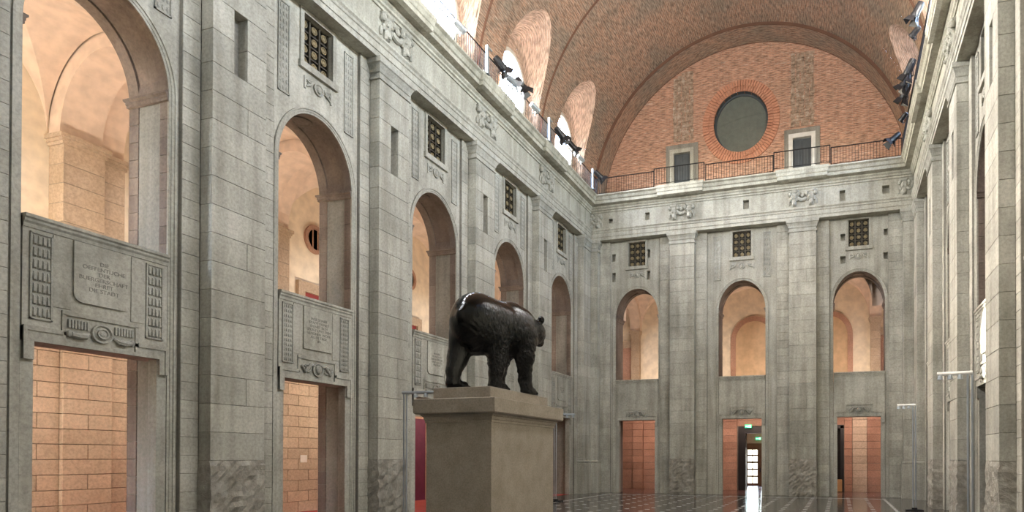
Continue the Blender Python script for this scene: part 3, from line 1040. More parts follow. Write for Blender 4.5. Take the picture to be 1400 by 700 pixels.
WX = 0.42                                        # tympanum plane beyond the pilaster face
HW2, HZS2, HZT2 = 1.42, 19.15, 21.15
WCZ, WRY, WRZ = 19.15, 1.22, 1.52
wn = 1
for sx, X0 in ((-1, XL - WX), (1, XR + WX)):
    for c in LUNY:
        N = 20
        o1, o2 = [], []
        for k in range(N + 1):
            a = PI * k / N
            o1.append((c - HW * math.cos(a), HZS + (HZT - HZS) * math.sin(a)))
            o2.append((c - HW2 * math.cos(a), HZS2 + (HZT2 - HZS2) * math.sin(a)))
        o1 = [(c - HW, 17.0)] + o1 + [(c + HW, 17.0)]
        o2 = [(c - HW2, 17.0)] + o2 + [(c + HW2, 17.0)]
        mb = MB()
        L = 0
        for k in range(len(o1) - 1):
            A = Vector((XC + sx * vx(o1[k][1]), *o1[k]))
            B = Vector((XC + sx * vx(o1[k + 1][1]), *o1[k + 1]))
            C = Vector((X0, *o2[k + 1]))
            D = Vector((X0, *o2[k]))
            l2 = L + (B - A).length
            mb.quad(A, B, C, D, [(L, 0), (l2, 0), (l2, (B - C).length), (L, (A - D).length)])
            L = l2
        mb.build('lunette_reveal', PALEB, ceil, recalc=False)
        # tympanum with a round hole
        mb = MB()
        M_ = 48
        inner, outer = [], []
        for k in range(M_):
            a = 2 * PI * k / M_ + .001
            inner.append((c + WRY * math.cos(a), WCZ + WRZ * math.sin(a)))
            dx, dz = math.cos(a), math.sin(a)
            t = 0.0
            while t < 6:                       # march to the outline
                yy, zz = c + dx * t, WCZ + dz * t
                q = abs(yy - c) / HW2
                if q > 1 or zz < 17.0: break
                if zz > HZS2 + (HZT2 - HZS2) * math.sqrt(1 - q * q): break
                t += .01
            t = max(t, math.hypot(WRY * math.cos(a), WRZ * math.sin(a)) + .01)
            outer.append((c + dx * t, WCZ + dz * t))
        for k in range(M_):
            j = (k + 1) % M_
            q = [outer[k], outer[j], inner[j], inner[k]]
            mb.quad(*[Vector((X0, *p)) for p in q], [tuple(p) for p in q])
            q = [inner[k], inner[j]]
            mb.quad(Vector((X0, *q[0])), Vector((X0, *q[1])), Vector((X0 + sx * .24, *q[1])), Vector((X0 + sx * .24, *q[0])), [(k * .15, 0), (k * .15 + .15, 0), (k * .15 + .15, .45), (k * .15, .45)])
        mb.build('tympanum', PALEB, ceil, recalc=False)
        if c < 1.0 : continue
        win = thing('window_%d' % wn, None, None, (X0, c, WCZ - WRZ), kind='structure')
        wn += 1
        mb = MB()
        mb.strip([[Vector((X0 + sx * xx, c + (WRY - e) * math.cos(2 * PI * k / 40), WCZ + (WRZ - e) * math.sin(2 * PI * k / 40))) for k in range(40)] for e, xx in ((-.06, -.03), (.10, -.03), (.10, .14), (-.06, .14), (-.06, -.03))], True)
        mb.build('window_frame', FRAME, win)
        mb = MB()
        mb.tube([Vector((X0 + sx * .16, c, WCZ - WRZ)), Vector((X0 + sx * .16, c, WCZ + WRZ))], .03, 6)
        mb.build('glazing_bar', STEEL, win)
        mb = MB()
        mb.tube([Vector((X0 + sx * .16, c - WRY, WCZ)), Vector((X0 + sx * .16, c + WRY, WCZ))], .03, 6)
        mb.build('glazing_bar', STEEL, win)
        mb = MB()
        R = [Vector((X0 + sx * .2, c + WRY * math.cos(2 * PI * k / 40), WCZ + WRZ * math.sin(2 * PI * k / 40))) for k in range(40)]
        mb.add(R, [tuple(range(40))])
        mb.build('pane', GLASS, win, recalc=False)
        area_light('window_portal', (X0 + sx * .6, c, WCZ), (-sx, 0, 0), 2.6, 3.2, 1, (1, 1, 1), portal=True)

# ------------------------------------------------------------------ brick lunette wall of the end
wu = thing('wall_upper', 'brick lunette wall under the end of the vault', None, kind='structure')
OC = (-5.5, 21.53)
ORX, ORZ = 1.58, 1.76
DOORS = [(-9.0, 20.18), (-2.03, 20.1)]
mb = MB()
DH = [(x - .51, x + .51, ZW, z) for x, z in DOORS]
br = sorted({XC - VA, XC + VA} | {OC[0] + ORX * math.cos(PI * k / 32) for k in range(33)} | {q for h in DH for q in h[:2]} | {XC - VA * math.cos(PI * k / 60) for k in range(61)})
for x0, x1 in zip(br, br[1:]):
    if x1 - x0 < 1e-5: continue
    mid = (x0 + x1) / 2
    t0, t1 = [VZ + VB * math.sqrt(max(0, 1 - ((x - XC) / VA) ** 2)) for x in (x0, x1)]
    iv = [[16.9, 16.9, t0, t1]]
    if abs(mid - OC[0]) < ORX:
        h0, h1 = [ORZ * math.sqrt(max(0, 1 - ((x - OC[0]) / ORX) ** 2)) for x in (x0, x1)]
        iv = [[16.9, 16.9, OC[1] - h0, OC[1] - h1], [OC[1] + h0, OC[1] + h1, t0, t1]]
    for h in DH:
        if h[0] - 1e-6 <= x0 and x1 <= h[1] + 1e-6: iv = [[h[3], h[3], t0, t1]]
    for a0, a1, b0, b1 in iv:
        mb.quad((x0, YL, a0), (x1, YL, a1), (x1, YL, b1), (x0, YL, b0), [(x0, a0), (x1, a1), (x1, b1), (x0, b0)])
mb.build('brick_facing', LUNB, wu, recalc=False)
# ring of radial bricks round the oculus, two rows
for r0, r1, n in ((.0, .30, 72), (.31, .66, 84)):
    mb = MB()
    for k in range(n):
        a0, a1 = 2 * PI * (k + .08) / n, 2 * PI * (k + .92) / n
        pr = .05 + random.uniform(0, .025)
        q = [[Vector((OC[0] + (ORX + r) * math.cos(a), YL - e, OC[1] + (ORZ + r) * math.sin(a))) for r, a in ((r0, a0), (r1, a0), (r1, a1), (r0, a1))] for e in (-.3 if r0 == 0 else 0, pr)]
        mb.strip(q, True, True)
    mb.build('brick_ring', RINGB, wu, kind='stuff')
oc = thing('window_0', None, None, (OC[0], YL, OC[1] - ORZ), kind='structure')
Po = lambda s, d, z: Vector((OC[0] + s, YL + d, OC[1] + z))
mb = MB()
mb.strip([[Po((ORX - e) * math.cos(2 * PI * k / 48), d, (ORZ - e) * math.sin(2 * PI * k / 48)) for k in range(48)] for e, d in ((0, 0), (0, .35), (.11, .35), (.11, .25), (0, .25))], True)
mb.build('window_frame', SLATE, oc)
mb = MB()
mb.add([Po(ORX * math.cos(2 * PI * k / 48), .32, ORZ * math.sin(2 * PI * k / 48)) for k in range(48)], [tuple(range(48))])
mb.build('blind', BLIND, oc, recalc=False)
mb = MB()
mb.add([Po(ORX * math.cos(2 * PI * k / 48), .28, ORZ * math.sin(2 * PI * k / 48)) for k in range(48)], [tuple(range(48))])
mb.build('pane', GLASS, oc, recalc=False)
# rubble patches above the doors
for (x0, x1, z0, z1) in ((-9.55, -8.3, 20.9, 25.0), (-2.65, -1.35, 20.75, 24.95)):
    mb = MB()
    for i in range(5):
        for j in range(26):
            w_, h_ = (x1 - x0) / 5, (z1 - z0) / 26
            s, z = x0 + (i + .5) * w_ + random.uniform(-.03, .03), z0 + (j + .5) * h_
            t = VZ + VB * math.sqrt(max(0, 1 - ((s - XC) / VA) ** 2)) - .35
            if z > t: continue
            e = random.uniform(.0, .06)
            mb.box(Pw, s - w_ * random.uniform(.36, .5), s + w_ * random.uniform(.36, .5), YL - e, YL + .03, z - h_ * .45, z + h_ * .45)
    mb.build('rubble_patch', PATCH, wu, kind='stuff')
for i, (x, z) in enumerate(DOORS):
    d = thing('door_%d' % (i + 1), None, None, (x, YL, ZW), kind='structure')
    mb = MB()
    for (a, b, z0, z1, y0_, y1_) in ((-.98, -.74, ZW, z + .24, .0, .06), (.74, .98, ZW, z + .24, .0, .06), (-.98, .98, z + .24, z + .52, .0, .06)):
        mb.box(Pw, x + a, x + b, YL - y1_, YL + .02, z0, z1)
    mb.build('outer_surround', MORTAR, d)
    mb = MB()
    for (a, b, z0, z1) in ((-.74, -.51, ZW, z), (.51, .74, ZW, z), (-.74, .74, z, z + .24)):
        mb.box(Pw, x + a, x + b, YL - .12, YL + .3, z0, z1)
    mb.build('door_frame', FRAME if i else LIME, d)
    mb = MB()
    mb.box(Pw, x - .6, x + .6, YL + .25, YL + .3, ZW - .2, z + .1)
    mb.build('door_backing', DARK, d)
    for sg in (-1, 1):
        mb = MB()
        a, b = sorted((x + sg * .005, x + sg * .5))
        mb.box(Pw, a, b, YL + .12, YL + .17, ZW, z)
        for q in (0, 1):
            mb.box(Pw, a + .09, b - .09, YL + .10, YL + .13, ZW + .2 + q * 1.35, ZW + 1.35 + q * 1.35)
        mb.build('door_leaf', SLATE, d)

# ------------------------------------------------------------------ gallery and passage behind the left arcade
GX = -19.6
gl = thing('wall_gallery_left', 'cream plaster gallery seen through the left arches', None, kind='structure')
mb = MB()
mb.box(Pw, GX - .3, GX, 2, YE + 6, 5.2, 13.5)
mb.build('gallery_back', PLASTER, gl)
mb = MB()
mb.box(Pw, GX - .3, XL - D3 + .3, 2, YE + 6, 5.0, 5.6)
mb.build('gallery_slab', PINKPL, gl)
GA = (XL - D3 - GX) / 2
GC = (XL - D3 + GX) / 2
def barrel(y0_, y1_, r, lift=0):
    return [[Vector((GC - (GA - r) * math.cos(PI * k / 24), yy, 10.35 + lift + (2.35 - r) * math.sin(PI * k / 24))) for k in range(25)] for yy in (y0_, y1_)]
def groin(x0, x1, s0, s1, swap, zs=10.35, rise=2.3):
    # ceiling of crossing barrels: the higher of the two at every point
    m = MB()
    n = 28
    q = [-math.cos(PI * k / n) for k in range(n + 1)]
    rings = []
    for a in q:
        r = []
        for b in q:
            z = zs + rise * max(math.sqrt(max(0, 1 - a * a)), math.sqrt(max(0, 1 - b * b)))
            xx, ss = (x0 + x1) / 2 + a * (x1 - x0) / 2, (s0 + s1) / 2 + b * (s1 - s0) / 2
            r.append(Vector((ss, xx, z) if swap else (xx, ss, z)))
        rings.append(r)
    for i in range(n):
        for j in range(n):
            p, q_, r_, t_ = rings[i][j], rings[i + 1][j], rings[i + 1][j + 1], rings[i][j + 1]
            if (i - n / 2 + .5) * (j - n / 2 + .5) > 0: m.add([p, q_, r_, t_], [(0, 1, 2), (0, 2, 3)])
            else: m.add([p, q_, r_, t_], [(0, 1, 3), (1, 2, 3)])
    return m
for c in BAYC:
    groin(GX, XL - D3, c - 1.92, c + 1.92, False).build('gallery_vault', PINKPL, gl)
mb = MB()
mb.box(Pw, GX - .3, XL - D3 + .3, 2, YE + 6, 12.9, 13.2)
mb.build('gallery_roof', PINKPL, gl)
for i, yn in enumerate(PN + [YC4]):
    yc = yn + PW / 2
    p0, p1 = yc - .70, yc + .25
    for (a, b, e) in ((p0, p1, .55), (p1, p1 + .65, .30)):
        mb = MB()
        A, B = barrel(a, b, e * .75)
        Ao, Bo = barrel(a, b, -.05)
        mb.strip([Ao, A, B, Bo])
        mb.build('transverse_arch', PINKPL, gl)
        pl_ = MB()
        pl_.box(Pw, GX - .1, GX + e - .015, a + .015, b - .015, 5.6, 10.1)
        po = pl_.build('gallery_pilaster', MORTAR, gl)
        for z0, z1 in courses(5.6, 10.1, .5):
            me = block_mesh(e, b - a - .012, z1 - z0 - .012, GAL)
            link('stone_block', me, po, (GX + e / 2, (a + b) / 2, z0))
        mb = MB()
        for (o_, z0, z1) in ((.03, 10.08, 10.16), (.06, 10.16, 10.24), (.10, 10.24, 10.35)):
            mb.box(Pw, GX - .1, GX + e + o_, a - o_, b + o_, z0, z1)
        mb.build('pilaster_cornice', GAL, po)
for i, c in enumerate(BAYC):
    yd = c + .85 + (4.1 if i > 1 else 4.1)
    d = thing('door_%d' % (i + 3), None, None, (GX, yd, 5.6), kind='structure')
    mb = MB()
    mb.box(Pw, GX - .02, GX + .06, yd - .55, yd + .55, 5.6, 8.35)
    mb.build('door_leaf', plain('red_door_paint', (0.22, 0.03, 0.03), .6) if i == 0 else bpy.data.materials['red_door_paint'], d)
    mb = MB()
    for (a, b, z0, z1) in ((-.85, -.55, 5.6, 8.35), (.55, .85, 5.6, 8.35), (-.85, .85, 8.35, 8.72)):
        mb.box(Pw, GX - .02, GX + .16, yd + a, yd + b, z0, z1)
    mb.build('door_frame', GAL, d)
    wv = thing('window_%d' % (40 + i), None, None, (GX, yd, 10.05), kind='structure')
    mb = MB()
    Pg = lambda s, dd, z: Vector((GX - dd, s, z))
    mb.strip([[Pg(yd + r * math.cos(2 * PI * k / 32), dd, 10.5 + r * 1.1 * math.sin(2 * PI * k / 32)) for k in range(32)] for r, dd in ((.50, -.01), (.50, -.10), (.36, -.10), (.36, -.02))], True)
    mb.build('window_frame', ROSE, wv)
    mb = MB()
    mb.strip([[Pg(yd + r * math.cos(2 * PI * k / 32), -.03, 10.5 + r * 1.1 * math.sin(2 * PI * k / 32)) for k in range(32)] for r in (.38, .02)], True, True)
    mb.build('pane', DARK, wv)
    for sg in (-1, 1):
        mb = MB()
        mb.tube([Pg(yd + sg * .12, -.06, 10.12), Pg(yd + sg * .12, -.06, 10.88)], .025, 6)
        mb.build('glazing_bar', ROSE, wv)
# lower passage: ochre ashlar back wall with shallow pilaster strips
lp = thing('wall_passage_left', 'ochre ashlar back wall of the low passage on the left', None, kind='structure')
mb = MB()
mb.box(Pw, GX - .3, GX + .0, 2, YE + 6, 0, 5.2)
mb.build('passage_core', MORTAR, lp)
mb = MB()
mb.box(Pw, GX - .3, XL - .4, 2, YE + 6, -.3, 0.0)
fl2 = mb.build('floor_passage', REDCARP)
tag(fl2, kind='structure')
for (ya, yb, e) in ((9.2, 11.1, .02), (11.1, 12.25, .14), (12.25, 15.6, .02), (15.6, 16.7, .14), (16.7, 20.4, .02), (20.4, 21.5, .14), (21.5, 24.6, .02)):
    for k, (z0, z1) in enumerate(courses(0, 5.2, .40)):
        nb = max(1, round((yb - ya) / 1.0))
        off = 0 if k % 2 == 0 else .5
        cuts = [ya] + [ya + (yb - ya) * (q + (1 - off)) / nb for q in range(nb) if ya + (yb - ya) * (q + (1 - off)) / nb < yb - .1] + [yb]
        for a, b in zip(cuts, cuts[1:]):
            me = block_mesh(.10 + e, b - a - .014, z1 - z0 - .014, OCHRE)
            link('stone_block', me, lp, (GX - .05 + (.10 + e) / 2, (a + b) / 2, z0))
pd_ = thing('magenta_door', 'dark magenta door leaf in the passage behind the granite bear plinth', 'door', (-19.3, 25.3, 0))
pd_['label'] = 'dark magenta door leaf in the low passage just left of the plinth'
mb = MB()
mb.box(Pw, -19.42, -19.36, 24.75, 25.75, 0.0, 3.9)
mb.build('door_leaf', MAGENTA, pd_)
mb = MB()
for a, b, z0, z1 in ((24.65, 24.75, 0, 3.98), (25.75, 25.85, 0, 3.98), (24.65, 25.85, 3.9, 4.0)):
    mb.box(Pw, -19.44, -19.33, a, b, z0, z1)
mb.build('door_frame', ROSE, pd_)
lab = MB()
lab.box(Pw, GX + .07, GX + .09, 18.62, 18.92, 1.86, 2.14)
tag(lab.build('wall_label', WHITE), 'small square white label fixed to ochre passage wall behind second left doorway', 'label')

# the same spaces behind the right arcade, plain
gr = thing('wall_gallery_right', 'plain gallery behind the right arches', None, kind='structure')
mb = MB()
mb.box(Pw, XR + 5.6, XR + 5.9, 2, YE + 6, 0, 13.5)
mb.box(Pw, XR + D3 - .2, XR + 5.7, 2, YE + 6, 5.0, 5.6)
mb.box(Pw, XR + D3 - .2, XR + 5.9, 2, YE + 6, 13.0, 13.5)
mb.build('gallery_back', PINKPL, gr)
mb = MB()
mb.box(Pw, XR + .4, XR + 5.9, 2, YE + 6, -.3, 0)
o = mb.build('floor_passage_right', FLOOR)
tag(o, kind='structure')

# ------------------------------------------------------------------ rooms behind the end wall
ge = thing('wall_gallery_back', 'peach gallery seen through the arches of the end wall', None, kind='structure')
YB = YE + 5.2
mb = MB()
mb.box(Pw, -20, 8, YB, YB + .3, 5.2, 13.5)
mb.build('gallery_back', PLASTER, ge)
mb = MB()
mb.box(Pw, -19.5, 8, YE + D3 - .3, YB + .3, 5.0, 5.6)
mb.build('gallery_slab', PINKPL, ge)
EC, EA = YE + (D3 + 5.2) / 2, (5.2 - D3) / 2
def ebarrel(x0, x1, r):
    return [[Vector((xx, EC - (EA - r) * math.cos(PI * k / 24), 10.35 + (2.2 - r) * math.sin(PI * k / 24))) for k in range(25)] for xx in (x0, x1)]
for a, b in ((-17.5, -13.2), (-12.55, -8.68), (-8.02, -2.48), (-1.82, 1.68), (2.36, 6.5)):
    groin(YE + D3, YB, a, b, True).build('gallery_vault', PINKPL, ge)
mb = MB()
mb.box(Pw, -19.5, 8, YE + D3 - .3, YB + .3, 12.9, 13.2)
mb.build('gallery_roof', PINKPL, ge)
for xa in (-12.88, -8.35, -2.15, 2.02):
    mb = MB()
    A, B = ebarrel(xa - .34, xa + .34, .35)
    Ao, Bo = ebarrel(xa - .34, xa + .34, -.05)
    mb.strip([Ao, A, B, Bo])
    mb.build('transverse_arch', PINKPL, ge)
    mb = MB()
    mb.box(Pw, xa - .27, xa + .27, YB - .34, YB + .1, 5.6, 10.05)
    po = mb.build('gallery_pilaster', MORTAR, ge)
    for z0, z1 in courses(5.6, 10.05, .5):
        me = block_mesh(.56, .36, z1 - z0 - .012, GAL)
        link('stone_block', me, po, (xa, YB - .18, z0))
    mb = MB()
    for (o_, z0, z1) in ((.03, 10.03, 10.12), (.07, 10.12, 10.22), (.1, 10.22, 10.35)):
        mb.box(Pw, xa - .28 - o_, xa + .28 + o_, YB - .36 - o_, YB + .1, z0, z1)
    mb.build('pilaster_cornice', GAL, po)
Pe = lambda s, d, z: Vector((s, YB + d, z))
for (c, a, zs, b) in ((-5.15, 1.15, 9.45, 1.15), (-.55, 1.0, 9.45, 1.15)):
    mb = MB()
    pts = [archpath(c, a, zs, b, 5.6, 20, g) for g in (0, .30)]
    rings = [[Pe(pts[0][i][0], 0, pts[0][i][1]), Pe(pts[0][i][0], -.10, pts[0][i][1]), Pe(pts[1][i][0], -.10, pts[1][i][1]), Pe(pts[1][i][0], 0, pts[1][i][1])] for i in range(len(pts[0]))]
    mb.strip(rings)
    mb.build('doorway_arch', ROSE, ge)
    mb = MB()
    R = [Pe(s, -.02, z) for s, z in archpath(c, a, zs, b, 5.6, 20)]
    mb.add(R, [tuple(range(len(R)))])
    mb.build('doorway_panel', plain('gallery_wood_panel', (0.60, 0.42, 0.26), .7) if c < -2 else bpy.data.materials['gallery_wood_panel'], ge)
for (x0, x1) in ((-14.2, -13.1), (2.3, 3.4)):
    mb = MB()
    mb.box(Pw, x0, x1, YB - .03, YB + .02, 5.6, 9.3)
    mb.build('gallery_door_leaf', ROSE, ge)
    mb = MB()
    for (a, b, z0, z1) in ((x0 - .25, x0, 5.6, 9.3), (x1, x1 + .25, 5.6, 9.3), (x0 - .25, x1 + .25, 9.3, 9.75)):
        mb.box(Pw, a, b, YB - .14, YB + .02, z0, z1)
    mb.build('gallery_door_frame', GAL, ge)

pe = thing('wall_passage_back', 'rose ashlar back wall of the passage behind the end wall', None, kind='structure')
YP = YE + 5.5
segs = [(-16, -13.2, .02), (-13.2, -12.5, .18), (-12.5, -11.6, .02), (-11.6, -10.6, .18), (-10.6, -7.4, .02), (-7.4, -6.25, .12), (-4.2, -2.2, .02), (.25, .72, .02), (.72, 1.55, .20), (1.55, 2.35, .04), (2.35, 2.9, .22), (2.9, 5, .02)]
mb = MB()
for a, b in ((-20, -6.2), (-4.15, -2.0), (.2, 6)):
    mb.box(Pw, a, b, YP + .05, YP + .5, 0, 5.2)
mb.box(Pw, -20, 6, YP + .05, YP + .5, 4.02, 5.2)
mb.build('passage_core', MORTAR, pe)
for (a0, b0, e) in segs:
    for k, (z0, z1) in enumerate(courses(0, 5.2, .43)):
        nb = max(1, round((b0 - a0) / 1.0))
        for q in range(nb):
            a, b = a0 + (b0 - a0) * q / nb, a0 + (b0 - a0) * (q + 1) / nb
            me = block_mesh(b - a - .014, .1 + e, z1 - z0 - .014, ROSE if (a0 < -2 or a0 in (1.55, .25)) else OCHRE)
            link('stone_block', me, pe, ((a + b) / 2, YP + .05 - e / 2, z0))
for (a, b) in ((-6.25, -4.2), (-2.2, .25)):
    for z0, z1 in courses(4.05, 5.2, .4):
        me = block_mesh(b - a - .014, .12, z1 - z0 - .014, ROSE)
        link('stone_block', me, pe, ((a + b) / 2, YP + .04, z0))
mb = MB()
mb.box(Pw, -20, 8, YE + .4, YE + 16, -.3, 0.0)
o = mb.build('floor_passage_back', plain('polished_red_floor', (0.17, 0.085, 0.075), .15))
tag(o, kind='structure')
mb = MB()
mb.box(Pw, -20, 8, YE + D3 - .2, YP + .5, 5.0, 5.25)
mb.box(Pw, -9, -2.9, YP + .4, YE + 12.6, 4.4, 4.7)
mb.box(Pw, -9.2, -9, YP + .4, YE + 12.6, 0, 4.7)
mb.box(Pw, -3.1, -2.9, YP + .4, YE + 12.6, 0, 4.7)
mb.build('passage_ceiling', PINKPL, pe)
# black portal frame in the middle passage
bp = thing('door_20', None, None, (-5.2, YP, 0), kind='structure')
mb = MB()
mb.box(Pw, -6.18, -5.72, YP - .05, YP + .5, 0, 4.0)
mb.box(Pw, -4.65, -4.17, YP - .05, YP + .5, 0, 4.0)
mb.build('jamb', BLACK, bp)
mb = MB()
mb.box(Pw, -5.72, -4.65, YP - .05, YP + .5, 3.6, 4.0)
mb.build('lintel', BLACK, bp)
# glazed double door of the porch
gd = thing('glazed_double_door', 'brown double door with bright square panes far behind the middle end doorway', 'door', (-5.5, YE + 12.2, 0))
YG = YE + 12.2
wallbits = MB()
for a, b, z0, z1 in ((-9, -6.83, 0, 4.5), (-4.16, -2.9, 0, 4.5), (-6.95, -4.05, 3.06, 4.5)):
    wallbits.box(Pw, a, b, YG + .075, YG + .35, z0, z1)
wallbits.build('porch_wall', OCHRE, pe)
for lx in (-6.85, -5.47):
    leaf = MB()
    W_, H_ = 1.33, 3.1
    cols_ = [0.30, .62, .70, 1.02]
    rows_ = [(.18, .62), (.74, 1.14), (1.26, 1.64), (1.78, 2.16), (2.28, 2.62)]
    xs = [0] + cols_ + [W_]
    for i in (0, 2, 4):
        leaf.box(Pw, lx + xs[i], lx + xs[i + 1], YG, YG + .07, 0, H_)
    zs_ = [0] + [q for r in rows_ for q in r] + [H_]
    for i in range(0, len(zs_), 2):
        for j in (1, 3):
            leaf.box(Pw, lx + xs[j], lx + xs[j + 1], YG + .002, YG + .068, zs_[i], zs_[i + 1])
    lo = leaf.build('door_leaf', WOOD, gd)
    for r in rows_:
        for j in (1, 3):
            g = MB()
            g.quad((lx + xs[j], YG + .03, r[0]), (lx + xs[j + 1], YG + .03, r[0]), (lx + xs[j + 1], YG + .03, r[1]), (lx + xs[j], YG + .03, r[1]))
            g.build('pane', GLASS, lo, recalc=False)
    h = MB()
    h.box(Pw, lx + (.06 if lx > -6 else 1.2), lx + (.12 if lx > -6 else 1.26), YG - .08, YG, 1.0, 1.3)
    h.build('door_handle', BLACK, lo)

def exit_sign(x, y, z, w_, label):
    t = thing('exit_sign', label, 'sign', (x, y, z))
    m = MB()
    m.box(Pw, x - w_ / 2, x + w_ / 2, y - .03, y + .03, z, z + w_ * .5)
    m.build('sign_panel', GREEN, t)
    m = MB()
    P = lambda s, d, zz: Vector((x + s * w_, y - .033 + d, z + w_ * (.25 + zz)))
    def flat(poly):
        m.strip([[P(s, e, zz) for s, zz in poly] for e in (0, .004)], True, True)
    flat([(.20, -.18), (.40, -.18), (.40, .18), (.20, .18)])                                     # door
    flat([(-.42, 0), (-.28, .12), (-.28, .04), (-.14, .04), (-.14, -.04), (-.28, -.04), (-.28, -.12)])   # arrow
    flat([(-.04, .17), (.02, .17), (.02, .11), (-.04, .11)])                                      # running figure
    flat([(-.07, .08), (.05, .10), (.12, .03), (.10, 0), (.03, .04), (.02, -.04), (.08, -.10), (.04, -.18), (0, -.17), (.02, -.10), (-.05, -.05), (-.10, -.14), (-.14, -.12), (-.08, -.01), (-.05, .04), (-.10, .02)])
    m.build('pictogram', SIGNW, t)
    return t
exit_sign(-5.52, YP - .25, 3.92, .42, 'green lit exit sign hanging in front of the black portal lintel')
exit_sign(-5.75, YG - .12, 3.35, .40, 'smaller green exit sign above the far glazed double door')
# dark opening and box behind the right end doorway
bd = thing('door_21', None, None, (-.9, YP, 0), kind='structure')
mb = MB()
mb.box(Pw, -2.15, -1.95, YP - .02, YP + .5, 0, 4.0)
mb.box(Pw, .02, .22, YP - .02, YP + .5, 0, 4.0)
mb.box(Pw, -2.15, .22, YP - .02, YP + .5, 3.85, 4.05)
mb.build('door_frame', BLACK, bd)
mb = MB()
mb.box(Pw, -1.95, .02, YP + .45, YP + .5, 0, 3.85)
mb.build('door_leaf', DARK, bd)
cbx = MB()
cbx.box(Pw, -.42, .12, YP - .55, YP - .15, .02, .75)
tag(cbx.build('tan_box', BOX, bevel=.02), 'tan upright box standing before the black doorway at right', 'box')

# ------------------------------------------------------------------ iron railings on the cornice
def bar_mesh(h, r):
    m = bpy.data.meshes.new('baluster')
    bm = bmesh.new()
    bmesh.ops.create_cone(bm, cap_ends=True, segments=5, radius1=r, radius2=r, depth=h, matrix=Matrix.Translation((0, 0, h / 2)))
    bm.to_mesh(m)
    bm.free()
    m.materials.append(IRON)
    return m
RH = .92
BAL = bar_mesh(RH - .06, .011)
POST = bar_mesh(RH + .02, .028)
def railing(A, B, label, posts, base=ZW):
    A, B = Vector(A), Vector(B)
    t = thing('railing', label, 'railing', (A + B) / 2)
    L = (B - A).length
    n = int(L / .145)
    for z, r, nm in ((RH, .026, 'handrail'), (.07, .014, 'bottom_rail')):
        m = MB()
        m.tube([A + Vector((0, 0, z)), B + Vector((0, 0, z))], r, 6)
        m.build(nm, IRON, t)
    for k in range(n + 1):
        p = A + (B - A) * k / n
        link('baluster', BAL, t, p + Vector((0, 0, .05)))
    for p in posts:
        link('rail_post', POST, t, A + (B - A) * p)
    return t
RX, RXR, RY = XL + .56, XR - .56, YE - .56
seg = [12.0] + [y - .22 for y in PN[2:]] + [YC4 - .2]
names_l = ['nearest length of black iron railing high on the left cornice', 'black iron railing length below the second lunette window on the left cornice',
           'black iron railing length below the far lunette window on the left cornice', 'short last railing length at the left corner of the cornice']
yy = [PN[1] - .22] + [y - .22 for y in PN[2:]] + [YC4 - .25]
for i, (a, b) in enumerate(zip(yy, yy[1:])):
    railing((RX, a + .03, ZW), (RX, b - .03, ZW), ['black iron railing on the left cornice nearest the camera', names_l[0].replace('nearest length of', 'second visible length of'), names_l[1], names_l[2]][i], [0.0, 1.0])
railing((RX, yy[-1] + .03, ZW), (RX, RY - .05, ZW), names_l[3], [0.0, 1.0])
xs = [XL + .58, -9.95, -7.05, -3.35, -.45, XR - .58]
lb = ['end wall railing length left of the left balcony door', 'end wall railing length in front of the left balcony door', 'end wall railing length below the round window',
      'end wall railing length in front of the right balcony door', 'end wall railing length right of the right balcony door']
for i, (a, b) in enumerate(zip(xs, xs[1:])):
    out_y = .16 if i in (1, 3) else 0
    railing((a + .03, RY - out_y, ZW + (.06 if out_y else 0)), (b - .03, RY - out_y, ZW + (.06 if out_y else 0)), 'black iron ' + lb[i], [0.0, 1.0])
yr = [PN[2] - .22, PN[3] - .22, PN[4] - .22, YC4 - .25, RY - .05]
lr = ['black iron railing on the right cornice nearest the camera', 'second black iron railing length on the right cornice', 'third black iron railing length on the right cornice', 'last short railing length at the right corner of the cornice']
for i, (a, b) in enumerate(zip(yr, yr[1:])):
    railing((RXR, a + .03, ZW), (RXR, b - .03, ZW), lr[i], [0.0, 1.0])

# ------------------------------------------------------------------ theatre spotlights on the railings
def spotlight(x, y, z, aim, label, size=1.0, barn=True, mat=BLACK, bracket=None):
    t = thing('spotlight', label, 'spotlight', (x, y, z), 'spotlights on the cornice railings')
    a = Vector(aim).normalized()
    u = a.cross(Vector((0, 0, 1))).normalized()
    v = u.cross(a)
    c = Vector((x, y, z))
    s = size
    def ring(r, h, n=12): return [c + a * h + (u * math.cos(2 * PI * k / n) + v * math.sin(2 * PI * k / n)) * r for k in range(n)]
    m = MB()
    m.strip([ring(r * s, h * s) for r, h in ((.06, -.30), (.12, -.28), (.14, -.15), (.14, .12), (.16, .13), (.16, .24), (.13, .24), (.12, .18))], True, True)
    m.build('lamp_housing', mat, t)
    m = MB()
    m.strip([ring(.115 * s, .20 * s), ring(.05 * s, .225 * s)], True, True)
    m.build('lens', GLASSY, t)
    m = MB()
    m.tube([c + u * .17 * s, c + u * .18 * s - Vector((0, 0, .24 * s)), c - u * .18 * s - Vector((0, 0, .24 * s)), c - u * .17 * s], .016 * s, 6)
    m.tube([c - Vector((0, 0, .22 * s)), c - Vector((0, 0, .40 * s))], .022 * s, 6)
    m.build('yoke', mat, t)
    if barn:
        for k in range(4):
            d_ = [u, v, -u, -v][k]
            e_ = [v, u, v, u][k]
            m = MB()
            p0 = c + a * .24 * s + d_ * .15 * s
            p1 = c + a * .42 * s + d_ * .25 * s
            n_ = a * .008
            q = [p0 - e_ * .13 * s, p0 + e_ * .13 * s, p1 + e_ * .18 * s, p1 - e_ * .18 * s]
            m.strip([q, [w_ + n_ for w_ in q]], True, True)
            m.build('barn_door', mat, t)
    return t
GLASSY = plain('dark_lens', (0.03, 0.035, 0.045), .08)
